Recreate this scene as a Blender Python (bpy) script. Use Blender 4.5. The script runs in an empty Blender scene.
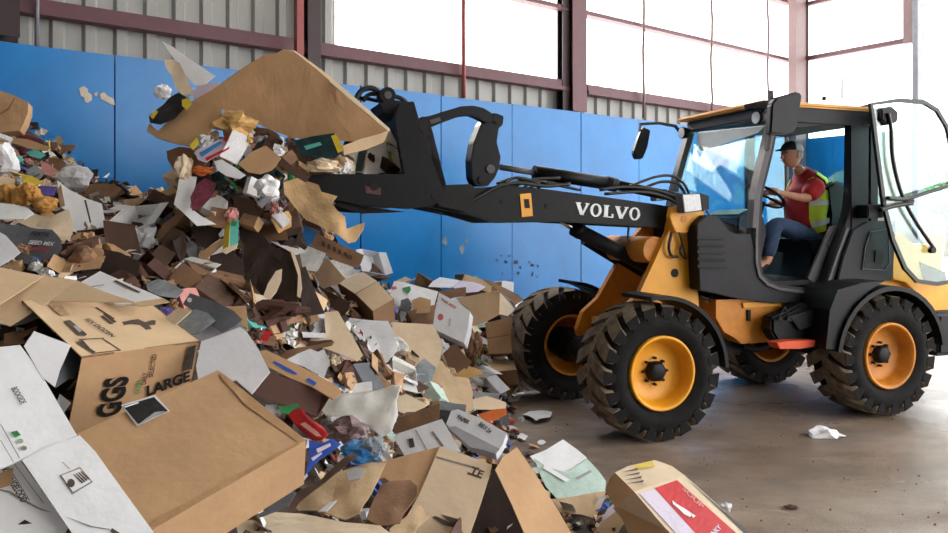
import bpy, bmesh, math, random
import numpy as np
from mathutils import Vector, Matrix, noise
random.seed(11)
sc = bpy.context.scene
col = sc.collection
F_PX, CX, HY, CAMH = 770.0, 474.0, 225.0, 1.6

# ---------------- camera, world, sun, exposure ----------------
cam_d = bpy.data.cameras.new('camera'); cam = bpy.data.objects.new('camera', cam_d); col.objects.link(cam)
cam_d.sensor_width = 36.0; cam_d.lens = 36.0*F_PX/948.0; cam_d.shift_y = -41.5/948.0
cam_d.clip_start = 0.05; cam_d.clip_end = 500
cam.location = (0, 0, CAMH); cam.rotation_euler = (math.radians(90), 0, 0)
sc.camera = cam
wd = bpy.data.worlds.new('world'); sc.world = wd; wd.use_nodes = True
nt = wd.node_tree; bg = nt.nodes['Background']
tc = nt.nodes.new('ShaderNodeTexCoord'); nz = nt.nodes.new('ShaderNodeTexNoise'); nz.inputs['Scale'].default_value = 1.6
cr = nt.nodes.new('ShaderNodeValToRGB'); cr.color_ramp.elements[0].color = (0.80, 0.89, 1.0, 1); cr.color_ramp.elements[1].color = (1.0, 0.99, 0.97, 1)
cr.color_ramp.elements[0].position = 0.35; cr.color_ramp.elements[1].position = 0.62
nt.links.new(tc.outputs['Generated'], nz.inputs['Vector']); nt.links.new(nz.outputs['Fac'], cr.inputs['Fac']); nt.links.new(cr.outputs['Color'], bg.inputs['Color'])
bg.inputs['Strength'].default_value = 1.25
sd = bpy.data.lights.new('sun', 'SUN'); sd.energy = 3.2; sd.angle = math.radians(3); sd.color = (1.0, 0.95, 0.88)
sun = bpy.data.objects.new('sun', sd); col.objects.link(sun)
sun.rotation_euler = Vector((0.50, 0.50, -0.70)).to_track_quat('-Z', 'Y').to_euler()
sun.rotation_euler = Vector((0.35, -0.75, -0.45)).to_track_quat('-Z', 'Y').to_euler()
sc.view_settings.view_transform = 'Standard'; sc.view_settings.look = 'None'; sc.view_settings.exposure = 2.42
sc.view_settings.gamma = 1.0; sc.view_settings.use_curve_mapping = False

# ---------------- helpers ----------------
WM = {}
def W(px, py, Y): return Vector(((px-CX)/F_PX*Y, Y, CAMH+(HY-py)/F_PX*Y))
def ray(px, py): return Vector(((px-CX)/F_PX, 1.0, (HY-py)/F_PX))
def pj(p): return (CX+F_PX*p.x/p.y, HY-F_PX*(p.z-CAMH)/p.y)
def px2(s): return [tuple(float(v) for v in q.split(',')) for q in s.split()]
def lin(c):
    return tuple(((v/255.0)/12.92 if v/255.0 <= 0.04045 else ((v/255.0+0.055)/1.055)**2.4) for v in c)
_mc = {}
def mat(c, rough=0.8, var=0.14, bump=0.25, scale=9.0, metal=0.0, spec=0.4, kind=None, alpha=None, stretch=None):
    key = (c, rough, var, bump, scale, metal, spec, kind, alpha, stretch)
    if key in _mc: return _mc[key]
    m = bpy.data.materials.new('m_%d_%d_%d' % c); m.use_nodes = True; _mc[key] = m
    n = m.node_tree.nodes; L = m.node_tree.links; b = n['Principled BSDF']
    l = lin(c)
    b.inputs['Roughness'].default_value = rough; b.inputs['Metallic'].default_value = metal
    b.inputs['Specular IOR Level'].default_value = spec
    t = n.new('ShaderNodeTexCoord'); mp = n.new('ShaderNodeMapping')
    if stretch: mp.inputs['Scale'].default_value = stretch
    z = n.new('ShaderNodeTexNoise'); z.inputs['Scale'].default_value = scale; z.inputs['Detail'].default_value = 6; z.inputs['Roughness'].default_value = 0.65
    r = n.new('ShaderNodeValToRGB'); r.color_ramp.elements[0].position = 0.3; r.color_ramp.elements[1].position = 0.72
    lo = tuple(v*(1-var*1.6) for v in l); hi = tuple(min(1, v*(1+var)) for v in l)
    r.color_ramp.elements[0].color = lo+(1,); r.color_ramp.elements[1].color = hi+(1,)
    L.new(t.outputs['Object'], mp.inputs['Vector']); L.new(mp.outputs['Vector'], z.inputs['Vector'])
    L.new(z.outputs['Fac'], r.inputs['Fac']); L.new(r.outputs['Color'], b.inputs['Base Color'])
    if bump:
        z2 = n.new('ShaderNodeTexNoise'); z2.inputs['Scale'].default_value = scale*5; z2.inputs['Detail'].default_value = 3
        bp = n.new('ShaderNodeBump'); bp.inputs['Strength'].default_value = bump; bp.inputs['Distance'].default_value = 0.01
        L.new(mp.outputs['Vector'], z2.inputs['Vector']); L.new(z2.outputs['Fac'], bp.inputs['Height']); L.new(bp.outputs['Normal'], b.inputs['Normal'])
    if kind == 'plastic':
        b.inputs['Transmission Weight'].default_value = 0.35; b.inputs['IOR'].default_value = 1.2
    return m
def glass_mat(name, tint, fac):
    m = bpy.data.materials.new(name); m.use_nodes = True; n = m.node_tree.nodes; L = m.node_tree.links; n.clear()
    o = n.new('ShaderNodeOutputMaterial'); mx = n.new('ShaderNodeMixShader'); t = n.new('ShaderNodeBsdfTransparent'); g = n.new('ShaderNodeBsdfGlossy')
    fr = n.new('ShaderNodeLayerWeight'); fr.inputs['Blend'].default_value = .18
    ad = n.new('ShaderNodeMath'); ad.operation = 'MULTIPLY_ADD'; ad.inputs[1].default_value = .45; ad.inputs[2].default_value = fac
    t.inputs['Color'].default_value = tint+(1,); g.inputs['Roughness'].default_value = 0.04
    L.new(fr.outputs['Facing'], ad.inputs[0]); L.new(ad.outputs[0], mx.inputs['Fac'])
    L.new(t.outputs[0], mx.inputs[1]); L.new(g.outputs[0], mx.inputs[2]); L.new(mx.outputs[0], o.inputs['Surface'])
    return m
def tag(o, label=None, cat=None, group=None, kind=None):
    if label: o['label'] = label
    if cat: o['category'] = cat
    if group: o['group'] = group
    if kind: o['kind'] = kind
    return o
def link(bm, name, mats, parent=None, smooth=False, recalc=True):
    """world-space bmesh -> linked object; a top-level one gets its origin at its base"""
    if recalc: bmesh.ops.recalc_face_normals(bm, faces=bm.faces)
    me = bpy.data.meshes.new(name); bm.to_mesh(me); bm.free()
    if not isinstance(mats, (list, tuple)): mats = [mats]
    for m in mats: me.materials.append(m)
    if smooth:
        for p in me.polygons: p.use_smooth = True
    o = bpy.data.objects.new(name, me); col.objects.link(o)
    if parent is None:
        co = np.empty(len(me.vertices)*3); me.vertices.foreach_get('co', co); co = co.reshape(-1, 3)
        mn, mx = co.min(0), co.max(0)
        org = Vector(((mn[0]+mx[0])/2, (mn[1]+mx[1])/2, mn[2]))
        me.transform(Matrix.Translation(-org)); o.location = org; WM[o.name] = Matrix.Translation(org)
    else:
        me.transform(WM[parent.name].inverted()); o.parent = parent; WM[o.name] = WM[parent.name]
    return o
def empty(name, loc, label, cat, rotz=0, group=None):
    o = bpy.data.objects.new(name, None); col.objects.link(o); o.location = loc; o.rotation_euler = (0, 0, rotz); o.empty_display_size = .1
    WM[o.name] = Matrix.Translation(Vector(loc)) @ Matrix.Rotation(rotz, 4, 'Z')
    return tag(o, label, cat, group)
def prism(bm, pts, ext, mi=0):
    """closed polygon pts (Vectors) extruded by vector ext"""
    a = [bm.verts.new(p) for p in pts]; b = [bm.verts.new(p+ext) for p in pts]; n = len(pts)
    fs = [bm.faces.new(a), bm.faces.new(b[::-1])]
    for i in range(n): fs.append(bm.faces.new((a[i], b[i], b[(i+1) % n], a[(i+1) % n])))
    for f in fs: f.material_index = mi
    return fs
def boxv(bm, o, a, b, c, mi=0): return prism(bm, [o, o+a, o+a+b, o+b], c, mi)
def tube(bm, pts, r, seg=8, mi=0, cap=True):
    pts = [Vector(p) for p in pts]; rings = []
    rs = r if isinstance(r, (list, tuple)) else [r]*len(pts)
    prev = None
    for i, p in enumerate(pts):
        d = (pts[min(i+1, len(pts)-1)]-pts[max(i-1, 0)]).normalized()
        if prev is None:
            up = Vector((0, 0, 1)) if abs(d.z) < .9 else Vector((1, 0, 0)); x = d.cross(up).normalized()
        else: x = (prev - d*prev.dot(d)).normalized()
        prev = x; y = d.cross(x)
        rings.append([bm.verts.new(p+(x*math.cos(2*math.pi*k/seg)+y*math.sin(2*math.pi*k/seg))*rs[i]) for k in range(seg)])
    for i in range(len(rings)-1):
        for k in range(seg):
            f = bm.faces.new((rings[i][k], rings[i][(k+1) % seg], rings[i+1][(k+1) % seg], rings[i+1][k])); f.material_index = mi; f.smooth = True
    if cap:
        bm.faces.new(rings[0][::-1]).material_index = mi; bm.faces.new(rings[-1]).material_index = mi
def spline(pts, n=6):
    pts = [Vector(p) for p in pts]; out = []
    for i in range(len(pts)-1):
        p0, p1, p2, p3 = pts[max(i-1, 0)], pts[i], pts[i+1], pts[min(i+2, len(pts)-1)]
        for k in range(n):
            t = k/n; out.append(0.5*((2*p1)+(p2-p0)*t+(2*p0-5*p1+4*p2-p3)*t*t+(3*p1-p0-3*p2+p3)*t**3))
    out.append(pts[-1]); return out
def new(): return bmesh.new()
def text_mesh(body, P0, xd, yd, width, height, mt, name, parent, bold=0.0, off=None):
    """flat lettering: lower-left at P0, xd / yd unit vectors"""
    cu = bpy.data.curves.new('lettering', 'FONT'); cu.body = body; cu.size = 1; cu.offset = bold; cu.extrude = 0.0
    to = bpy.data.objects.new('lettering', cu); col.objects.link(to)
    dg = bpy.context.evaluated_depsgraph_get(); me = bpy.data.meshes.new_from_object(to.evaluated_get(dg))
    bpy.data.objects.remove(to); bpy.data.curves.remove(cu)
    xs = [v.co.x for v in me.vertices]; ys = [v.co.y for v in me.vertices]
    x0, x1, y0, y1 = min(xs), max(xs), min(ys), max(ys)
    bm = new(); bm.from_mesh(me); bpy.data.meshes.remove(me)
    for v in bm.verts: v.co = P0 + xd*((v.co.x-x0)/(x1-x0)*width) + yd*((v.co.y-y0)/(y1-y0)*height)
    return link(bm, name, mt, parent, recalc=False)

# ---------------- setting ----------------
UW = Vector((0.8, 0.6, 0)); NW = Vector((-0.6, 0.8, 0)); BW = Vector((2.27, 10.6, 0)); UR = Vector((0.6, -0.8, 0))
CORNER = BW + UW*3.97
Z = Vector((0, 0, 1))
def on_wall(px, off=0.0):
    b = BW+NW*off; a = (px-CX)/F_PX
    t = (a*b.y-b.x)/(UW.x-a*UW.y); return t
def wallpt(px, py, off=0.0):
    b = BW+NW*off; t = on_wall(px, off); p = b+UW*t
    return Vector((p.x, p.y, CAMH+(HY-py)/F_PX*p.y))
M_BLUE = mat((14, 114, 184), rough=0.26, var=0.12, bump=0.03, scale=1.4, spec=0.32)
M_CHIP = mat((196, 186, 170), var=.1)
M_RUSTY = mat((92, 84, 78), var=.3, scale=20)
M_SIDING = mat((148, 148, 145), rough=.45, var=.07, bump=.03, scale=2)
M_MAROON = mat((92, 56, 64), rough=.55, var=.08, bump=.05)
M_DARKMAR = mat((50, 32, 38), rough=.55, var=.08, bump=.05)
M_RED = mat((140, 66, 64), rough=.5, var=.08, bump=.03)
M_POST = mat((114, 90, 90), rough=.5, var=.06, bump=.03)
M_GREYPOST = mat((120, 120, 128), rough=.5)
def translucent():
    m = bpy.data.materials.new('translucent_sheet'); m.use_nodes = True; n = m.node_tree.nodes; L = m.node_tree.links; n.clear()
    o = n.new('ShaderNodeOutputMaterial'); mx = n.new('ShaderNodeMixShader'); t = n.new('ShaderNodeBsdfTranslucent'); d = n.new('ShaderNodeBsdfTransparent')
    t.inputs['Color'].default_value = (.97, .97, .95, 1); d.inputs['Color'].default_value = (1, 1, 1, 1); mx.inputs['Fac'].default_value = .35
    L.new(t.outputs[0], mx.inputs[1]); L.new(d.outputs[0], mx.inputs[2]); L.new(mx.outputs[0], o.inputs['Surface'])
    return m
M_TRANS = translucent()

WETX = 0.0
# floor: concrete inside, pale gravel yard outside
def floor_mat():
    m = bpy.data.materials.new('concrete'); m.use_nodes = True; n = m.node_tree.nodes; L = m.node_tree.links; b = n['Principled BSDF']
    t = n.new('ShaderNodeTexCoord'); mp = n.new('ShaderNodeMapping'); mp.inputs['Scale'].default_value = (1, 1.6, 1); mp.inputs['Rotation'].default_value = (0, 0, .5)
    a = n.new('ShaderNodeTexNoise'); a.inputs['Scale'].default_value = 1.1; a.inputs['Detail'].default_value = 9; a.inputs['Roughness'].default_value = .62
    r = n.new('ShaderNodeValToRGB'); e = r.color_ramp.elements
    e[0].position = .3; e[0].color = lin((88, 74, 62))+(1,); e[1].position = .7; e[1].color = lin((162, 146, 130))+(1,)
    x = e.new(.5); x.color = lin((128, 111, 96))+(1,)
    f = n.new('ShaderNodeTexNoise'); f.inputs['Scale'].default_value = 60; f.inputs['Detail'].default_value = 4
    mx = n.new('ShaderNodeMix'); mx.data_type = 'RGBA'; mx.blend_type = 'OVERLAY'; mx.inputs[0].default_value = .45
    w = n.new('ShaderNodeTexNoise'); w.inputs['Scale'].default_value = .55; w.inputs['Detail'].default_value = 5
    rr = n.new('ShaderNodeMapRange'); rr.inputs[1].default_value = .42; rr.inputs[2].default_value = .6; rr.inputs[3].default_value = .7; rr.inputs[4].default_value = .22
    bp = n.new('ShaderNodeBump'); bp.inputs['Strength'].default_value = .35; bp.inputs['Distance'].default_value = .012
    L.new(t.outputs['Object'], mp.inputs['Vector'])
    for q in (a, f, w): L.new(mp.outputs['Vector'], q.inputs['Vector'])
    L.new(a.outputs['Fac'], r.inputs['Fac']); L.new(r.outputs['Color'], mx.inputs[6]); L.new(f.outputs['Fac'], mx.inputs[7])
    L.new(mx.outputs[2], b.inputs['Base Color']); sx = n.new('ShaderNodeSeparateXYZ'); L.new(t.outputs['Object'], sx.inputs[0]); gm = n.new('ShaderNodeMapRange'); gm.inputs[1].default_value = WETX; gm.inputs[2].default_value = WETX+3.0; gm.inputs[3].default_value = 0; gm.inputs[4].default_value = .16
    ad = n.new('ShaderNodeMath'); ad.operation = 'ADD'; L.new(sx.outputs[0], gm.inputs[0]); L.new(gm.outputs[0], ad.inputs[0]); L.new(w.outputs['Fac'], ad.inputs[1]); L.new(ad.outputs[0], rr.inputs[0]); L.new(rr.outputs[0], b.inputs['Roughness'])
    L.new(f.outputs['Fac'], bp.inputs['Height']); L.new(bp.outputs['Normal'], b.inputs['Normal']); b.inputs['Specular IOR Level'].default_value = .5
    return m
RP = CORNER + UR*1.875     # end of the side wall (door jamb)
bm = new()
A = CORNER - UW*19 ; B = CORNER + UW*.3
prism(bm, [A+NW*.4, B+NW*.4, B+UR*24, A+UR*24], Vector((0, 0, -.2)))
fl = link(bm, 'floor', mat((1, 1, 1))); WETX = 2.2-fl.location.x; fl.data.materials[0] = floor_mat(); tag(fl, kind='structure')
bm = new()
prism(bm, [Vector((-120, -60, -.06)), Vector((160, -60, -.06)), Vector((160, 200, -.06)), Vector((-120, 200, -.06))], Vector((0, 0, -.3)))
yd = link(bm, 'ground', mat((196, 190, 182), rough=.55, var=.12, bump=.3, scale=.8)); tag(yd, kind='structure')

def wall_root(name):
    o = bpy.data.objects.new(name, None); col.objects.link(o); WM[o.name] = Matrix.Identity(4); o['kind'] = 'structure'; return o
wb = wall_root('wall_back')
edges = [-3.97, -2.9, -1.75, -.6, 0.55, 1.7]   # placeholders replaced below
ts = [3.97, 2.75, 1.3, 0.0, -1.112, -2.267, -3.3, -4.31, -5.5, -6.68, -7.85, -9.1, -10.3, -11.6, -12.9, -14.2]
for i in range(len(ts)-1):
    t1, t0 = ts[i], ts[i+1]
    bm = new(); g = .006; j = random.uniform(-.004, .004)
    boxv(bm, BW+UW*(t0+g)+NW*j, UW*(t1-t0-2*g), NW*.05, Z*(3.05+random.uniform(-.008, .008)))
    link(bm, 'panel', M_BLUE, wb)
bm = new(); boxv(bm, BW+UW*-14.3+NW*.052, UW*18.2, NW*.06, Z*3.0); link(bm, 'panel_frame', M_DARKMAR, wb)
def blob_poly(c, rx, rz, n=14, seed=0):
    rnd = random.Random(seed); return [(c[0]+math.cos(2*math.pi*k/n)*rx*rnd.uniform(.55, 1.2), c[1]+math.sin(2*math.pi*k/n)*rz*rnd.uniform(.55, 1.2)) for k in range(n)]
def wall_decal(px_poly, m, name, par=wb):
    bm = new(); pts = [wallpt(x, y, -.006) for x, y in px_poly]; prism(bm, pts, NW*.003); link(bm, name, m, par)
wall_decal(px2('79,88 84,86 88,89 88,92 92,95 92,100 88,103 85,102 84,97 81,96'), M_CHIP, 'paint_chip')
wall_decal(px2('94,93 98,92 97,96 95,96'), M_CHIP, 'paint_chip')
wall_decal(px2('100,94 104,92 108,96 114,99 115,105 112,105 105,101 101,99'), M_CHIP, 'paint_chip')
for cx_, cy_, rx, rz, s in ((445, 241, 3, 5, 1), (462, 249, 2.5, 6, 2), (466, 240, 1.6, 3, 5)):
    wall_decal(blob_poly((cx_, cy_), rx, rz, seed=s), mat((120, 132, 140), var=.3), 'scuff')
for k in range(16):
    wall_decal(blob_poly((505+random.uniform(-8, 34), 268+random.uniform(-14, 16)), random.uniform(.6, 2.2), random.uniform(.6, 2), seed=k+9), mat((52, 70, 96), var=.3), 'scuff')
# corrugated metal siding in sheets, behind and above the blue panels; translucent sheets higher up
def corrug(t0, t1, z0, z1, m, name, par, base, u, nrm, pitch=.25, off=.22, depth=.035):
    bm = new(); prof = []; t = t0
    while t < t1-1e-6:
        for dt, d in ((0, 0), (.10, 0), (.125, depth), (.20, depth), (.225, 0)):
            if t+dt*pitch/.25 <= t1: prof.append((t+dt*pitch/.25, d))
        t += pitch
    prof.append((t1, 0)); lo = [bm.verts.new(base+u*a+nrm*(off-d)+Z*z0) for a, d in prof]; hi = [bm.verts.new(base+u*a+nrm*(off-d)+Z*z1) for a, d in prof]
    for i in range(len(prof)-1): bm.faces.new((lo[i], lo[i+1], hi[i+1], hi[i]))
    return link(bm, name, m, par)
t = 4.0
tw = on_wall(336, .2)
while t > -14.3:
    corrug(t-1.0, t, 2.7, 3.48, M_SIDING, 'siding_sheet', wb, BW, UW, NW)
    if t-1.0 < tw: 
        corrug(t-1.0, min(t, tw), 3.48, 7.5, M_SIDING, 'siding_sheet', wb, BW, UW, NW)
    if t > tw: corrug(max(t-1.0, tw), t, 3.46, 7.5, M_TRANS, 'translucent_sheet', wb, BW, UW, NW, off=.24, depth=.03)
    t -= 1.0
# girts, columns, sag rods on the back wall
def girt(py_px, px_at, t0, t1, m, h=.12, d=.12, off=.06, name='girt'):
    z = wallpt(px_at, py_px, off).z
    bm = new(); boxv(bm, BW+UW*t0+NW*off+Z*(z-h/2), UW*(t1-t0), NW*d, Z*h)
    boxv(bm, BW+UW*t0+NW*(off-.015)+Z*(z-h/2), UW*(t1-t0), NW*.015, Z*(h*.35)); link(bm, name, m, wb)
    return z
girt(66.5, 440, on_wall(567, .1), on_wall(0, .1)-3, M_MAROON, h=.13)
girt(100, 660, on_wall(586, .1), 3.9, M_MAROON, h=.13)
girt(11, 580, -4.1, 3.9, M_MAROON, h=.06)
girt(3, 793, -4.1, 3.9, M_MAROON, h=.06)
def column(px0, px1, z0, z1, m, m2=None, off=-.03, name='column', depth=.22):
    t0, t1 = on_wall(px0, off), on_wall(px1, off); bm = new(); w = t1-t0
    boxv(bm, BW+UW*t0+NW*off+Z*z0, UW*w, NW*.015, Z*(z1-z0)); boxv(bm, BW+UW*t0+NW*(off+depth)+Z*z0, UW*w, NW*.015, Z*(z1-z0))
    boxv(bm, BW+UW*(t0+w*.45)+NW*(off+.015)+Z*z0, UW*w*.1, NW*(depth-.015), Z*(z1-z0)); link(bm, name, m, wb)
column(573, 587, 3.06, 7.5, M_MAROON, off=-.02)
column(563, 572, 3.06, 7.5, M_DARKMAR, off=.05, depth=.1)  # shaded side of the same H-beam, its darkness put into the colour
column(308, 321, 3.06, 7.5, M_DARKMAR, off=.0, depth=.15)
column(-14, 20, 3.10, 7.5, M_DARKMAR, off=-.02)
def rod(px, pt, pb, r, m, off=.02, name='sag_rod', wob=0):
    bm = new(); t = on_wall(px, off); p = BW+UW*t+NW*off; zb = wallpt(px, pb, off).z
    pts = [p+Z*(zb+(7.4-zb)*k/14)+UW*(wob*math.sin(k*1.7)) for k in range(15)]
    tube(bm, pts, r, 6); link(bm, name, m, wb)
rod(463.5, 0, 98, .028, M_RED, off=-.02, wob=.004)
rod(643.5, 0, 118, .02, M_POST, off=-.02, wob=.012); rod(711.5, 0, 118, .02, M_POST, off=-.02, wob=.02); rod(768, 0, 118, .02, M_POST, off=-.02, wob=.02)
rod(37, 0, 46, .018, M_GREYPOST, off=.0)
bm = new(); t = on_wall(300.5, -.25); p = BW+UW*t+NW*-.25
boxv(bm, p+Z*2.9-UW*.035, UW*.07, NW*.07, Z*4.6); link(bm, 'red_post', M_RED, wb)
# side wall (to the door jamb)
wr = wall_root('wall_right')
ul = UR.length
for a, b_ in ((0.02, .62), (.63, 1.2)):
    bm = new(); boxv(bm, CORNER+UR*a-UW*.0, UR*(b_-a), UW*.05, Z*3.04); link(bm, 'panel', M_BLUE, wr)
bm = new(); boxv(bm, CORNER+UR*1.2, UR*.62, UW*.05, Z*3.04); link(bm, 'panel', mat((188, 182, 160), var=.1), wr)
corrug(0, 1.85, 2.9, 7.5, M_TRANS, 'translucent_sheet', wr, CORNER, UR, UW, off=.24, depth=.03)
def rgirt(px0, py0, px1, py1, h, m=M_MAROON, name='girt'):
    z = CAMH+(HY-py0)/F_PX*CORNER.y; a1 = (px1-CX)/F_PX; 
    t1 = (CORNER.x-a1*CORNER.y)/(-UR.x+a1*UR.y); t1 = abs(t1)
    bm = new(); boxv(bm, CORNER+UW*.0+Z*(z-h/2), UR*t1, UW*.1, Z*h); link(bm, name, m, wr)
rgirt(805, 60, 911, 40, .07); rgirt(806, 6, 911, 0, .06)
bm = new(); boxv(bm, CORNER+UR*1.72+Z*4.33-UW*.03, UR*.13, UW*.12, Z*3.2); link(bm, 'jamb_post', M_POST, wr)
bm = new(); boxv(bm, CORNER+UR*1.86-UW*.05, UR*.08, UW*.22, Z*7.5); link(bm, 'jamb_post', M_GREYPOST, wr)
bm = new(); c0 = CORNER-UW*.30+UR*.02; boxv(bm, c0, UW*.32, UR*.14, Z*7.5); link(bm, 'column', M_POST, wr)
bm = new(); boxv(bm, c0+UW*.32, UW*.03, UR*.16, Z*7.5); link(bm, 'column', M_DARKMAR, wr)

bm = new(); prism(bm, [BW-UW*14.4+Z*7.5+NW*.3, CORNER+Z*7.5+NW*.3+UW*.3, CORNER+Z*7.5+UW*.3+UR*15, BW-UW*14.4+Z*7.5+UR*15], Z*.15)
M_CEIL = mat((196, 194, 188), var=.04, bump=0)
tag(link(bm, 'ceiling_unseen', M_CEIL), kind='structure')  # unseen roof, added to keep light off the left side
bm = new(); boxv(bm, BW-UW*14.4+UR*15, UW*10.4, UR*.2, Z*7.5); tag(link(bm, 'wall_front_unseen', M_SIDING), kind='structure')  # unseen wall, added part-length to dim the left
bm = new(); boxv(bm, BW-UW*14.4, UW*.2, UR*15, Z*7.5); tag(link(bm, 'wall_left_unseen', M_SIDING), kind='structure')  # unseen wall, added to darken the left of the hall

# ---------------- outside: trees, a low house ----------------
M_LEAF = [mat((126, 158, 104), rough=.7, var=.25, scale=3), mat((96, 134, 82), rough=.7, var=.25, scale=3), mat((150, 172, 122), rough=.7, var=.2, scale=3)]
M_TRUNK = mat((98, 80, 64), var=.2)
def tree(x, y, h, rx, seed, label):
    rnd = random.Random(seed); e = empty('tree', (x, y, -.06), label, 'tree')
    bm = new(); tube(bm, spline([(x, y, -.06), (x+.1, y, h*.3), (x-.05, y, h*.7)], 4), [.22, .2, .19, .18, .16, .14, .12, .1, .08], 8); link(bm, 'trunk', M_TRUNK, e)
    bm = new()
    cl = [(rnd.uniform(-rx, rx)*.75, rnd.uniform(-rx, rx)*.75, h*rnd.uniform(.32, .95)) for _ in range(26)]
    for c in cl:
        r0 = rx*rnd.uniform(.22, .42)
        for _ in range(170):
            d = Vector((rnd.gauss(0, 1), rnd.gauss(0, 1), rnd.gauss(0, .8))); d = d.normalized()*r0*rnd.uniform(.5, 1.05)
            p = Vector((x+c[0], y+c[1], c[2]))+d; s = rnd.uniform(.07, .17)
            a = Vector((rnd.gauss(0, 1), rnd.gauss(0, 1), rnd.gauss(0, 1))).normalized(); b = a.orthogonal().normalized()
            f = bm.faces.new([bm.verts.new(p+a*s), bm.verts.new(p+b*s*.6), bm.verts.new(p-a*s), bm.verts.new(p-b*s*.6)]); f.material_index = rnd.randrange(3)
    cr_ = link(bm, 'foliage', M_LEAF, e, recalc=False); cr_['kind'] = 'stuff'
tree(24.6, 40, 6.2, 2.0, 1, 'round leafy tree beyond the open doorway beside the jamb')
tree(28.5, 44, 5.6, 2.6, 2, 'broad pale green tree beyond the yard behind the cab door glass')
tree(20.8, 38, 4.0, 1.8, 3, 'low bushy tree seen through the door glass')
tree(32.0, 43, 6.4, 2.5, 4, 'tall leafy tree farthest from the doorway jamb')
hs = empty('house', (27.5, 52, 0), 'low far house with brick red walls beyond the trees', 'house')
bm = new(); boxv(bm, Vector((22, 50, -.06)), Vector((12, 0, 0)), Vector((0, 5, 0)), Z*2.4); link(bm, 'wall', mat((176, 110, 96)), hs)
bm = new(); prism(bm, [Vector((21.7, 49.6, 2.3)), Vector((21.7, 55.4, 2.3)), Vector((21.7, 52.5, 3.7))], Vector((12.6, 0, 0))); link(bm, 'roof', mat((150, 140, 140)), hs)
for k in range(3):
    bm = new(); boxv(bm, Vector((23.5+k*3.6, 49.94, .9)), Vector((1.2, 0, 0)), Vector((0, .08, 0)), Z*1.0); link(bm, 'window', mat((70, 84, 98), rough=.2), hs)
# ---------------- wheel loader ----------------
YAW = math.radians(20)
FW = Vector((-math.cos(YAW), -math.sin(YAW), 0)); GW = Vector((-math.sin(YAW), math.cos(YAW), 0)); OL = Vector((1.391, 5.66, 0)); WB = 2.20
OG = OL.dot(GW)
def LP(px, py, l):
    a = (px-CX)/F_PX; Y = (OG+l)/(a*GW.x+GW.y); return Vector((a*Y, Y, CAMH+(HY-py)/F_PX*Y))
def LL(s, l, z): return OL+FW*s+GW*l+Z*z
M_YEL = mat((226, 156, 34), rough=.42, var=.08, bump=.04, scale=5)
M_ORG = mat((196, 124, 34), rough=.5, var=.18, bump=.06, scale=6)
M_BLK = mat((11, 11, 14), rough=.5, spec=.2, var=.25, bump=.1, scale=6)
M_BLK2 = mat((26, 24, 25), rough=.6, spec=.2, var=.35, bump=.2, scale=10)
M_CHAR = mat((34, 33, 38), rough=.55, spec=.2, var=.12, bump=.05, scale=6)
M_CHARL = mat((84, 82, 84), rough=.55, spec=.2, var=.12, bump=.05, scale=6)
M_TYRE = mat((24, 22, 22), rough=.85, spec=.2, var=.3, bump=.25, scale=10)
M_LUG = mat((124, 110, 94), rough=.9, spec=.2, var=.3, bump=.3, scale=14)
M_STEEL = mat((190, 190, 192), rough=.25, var=.05, bump=0, metal=1.0)
M_HOSE = mat((24, 24, 26), rough=.45, var=.1, bump=0)
M_LAMP = mat((200, 202, 206), rough=.15, var=.12, bump=.1, scale=30)
M_GLASS = glass_mat('cab_glass', (.80, .93, .93), .03)
M_STEP = mat((214, 84, 48), rough=.6, var=.1)
ldr = empty('wheel_loader', LL(-1.1, .9, 0), 'yellow and black articulated wheel loader with open cab door holding a raised trash bucket', 'vehicle', rotz=math.pi+YAW)
def plate(pts, l0, l1, m, name, par=ldr, ref=None, bevel=0.0):
    bm = new(); q = px2(pts) if isinstance(pts, str) else pts
    rf = l0 if ref is None else ref      # the plane in which the outline was measured
    prism(bm, [LP(x, y, rf)+GW*(l0-rf) for x, y in q], GW*(l1-l0))
    if bevel: 
        bmesh.ops.recalc_face_normals(bm, faces=bm.faces)
        bmesh.ops.bevel(bm, geom=[e for e in bm.edges], offset=bevel, segments=2, affect='EDGES', clamp_overlap=True)
    return link(bm, name, m, par)
def ring_lathe(bm, C, prof, seg=48, mi=0):
    """prof: list of (l, r) around the axle"""
    rg = []
    for l, r in prof: rg.append([bm.verts.new(C+GW*l+(FW*math.cos(2*math.pi*k/seg)+Z*math.sin(2*math.pi*k/seg))*r) for k in range(seg)])
    for i in range(len(rg)-1):
        for k in range(seg):
            f = bm.faces.new((rg[i][k], rg[i][(k+1) % seg], rg[i+1][(k+1) % seg], rg[i+1][k])); f.smooth = True; f.material_index = mi
    return rg
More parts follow.
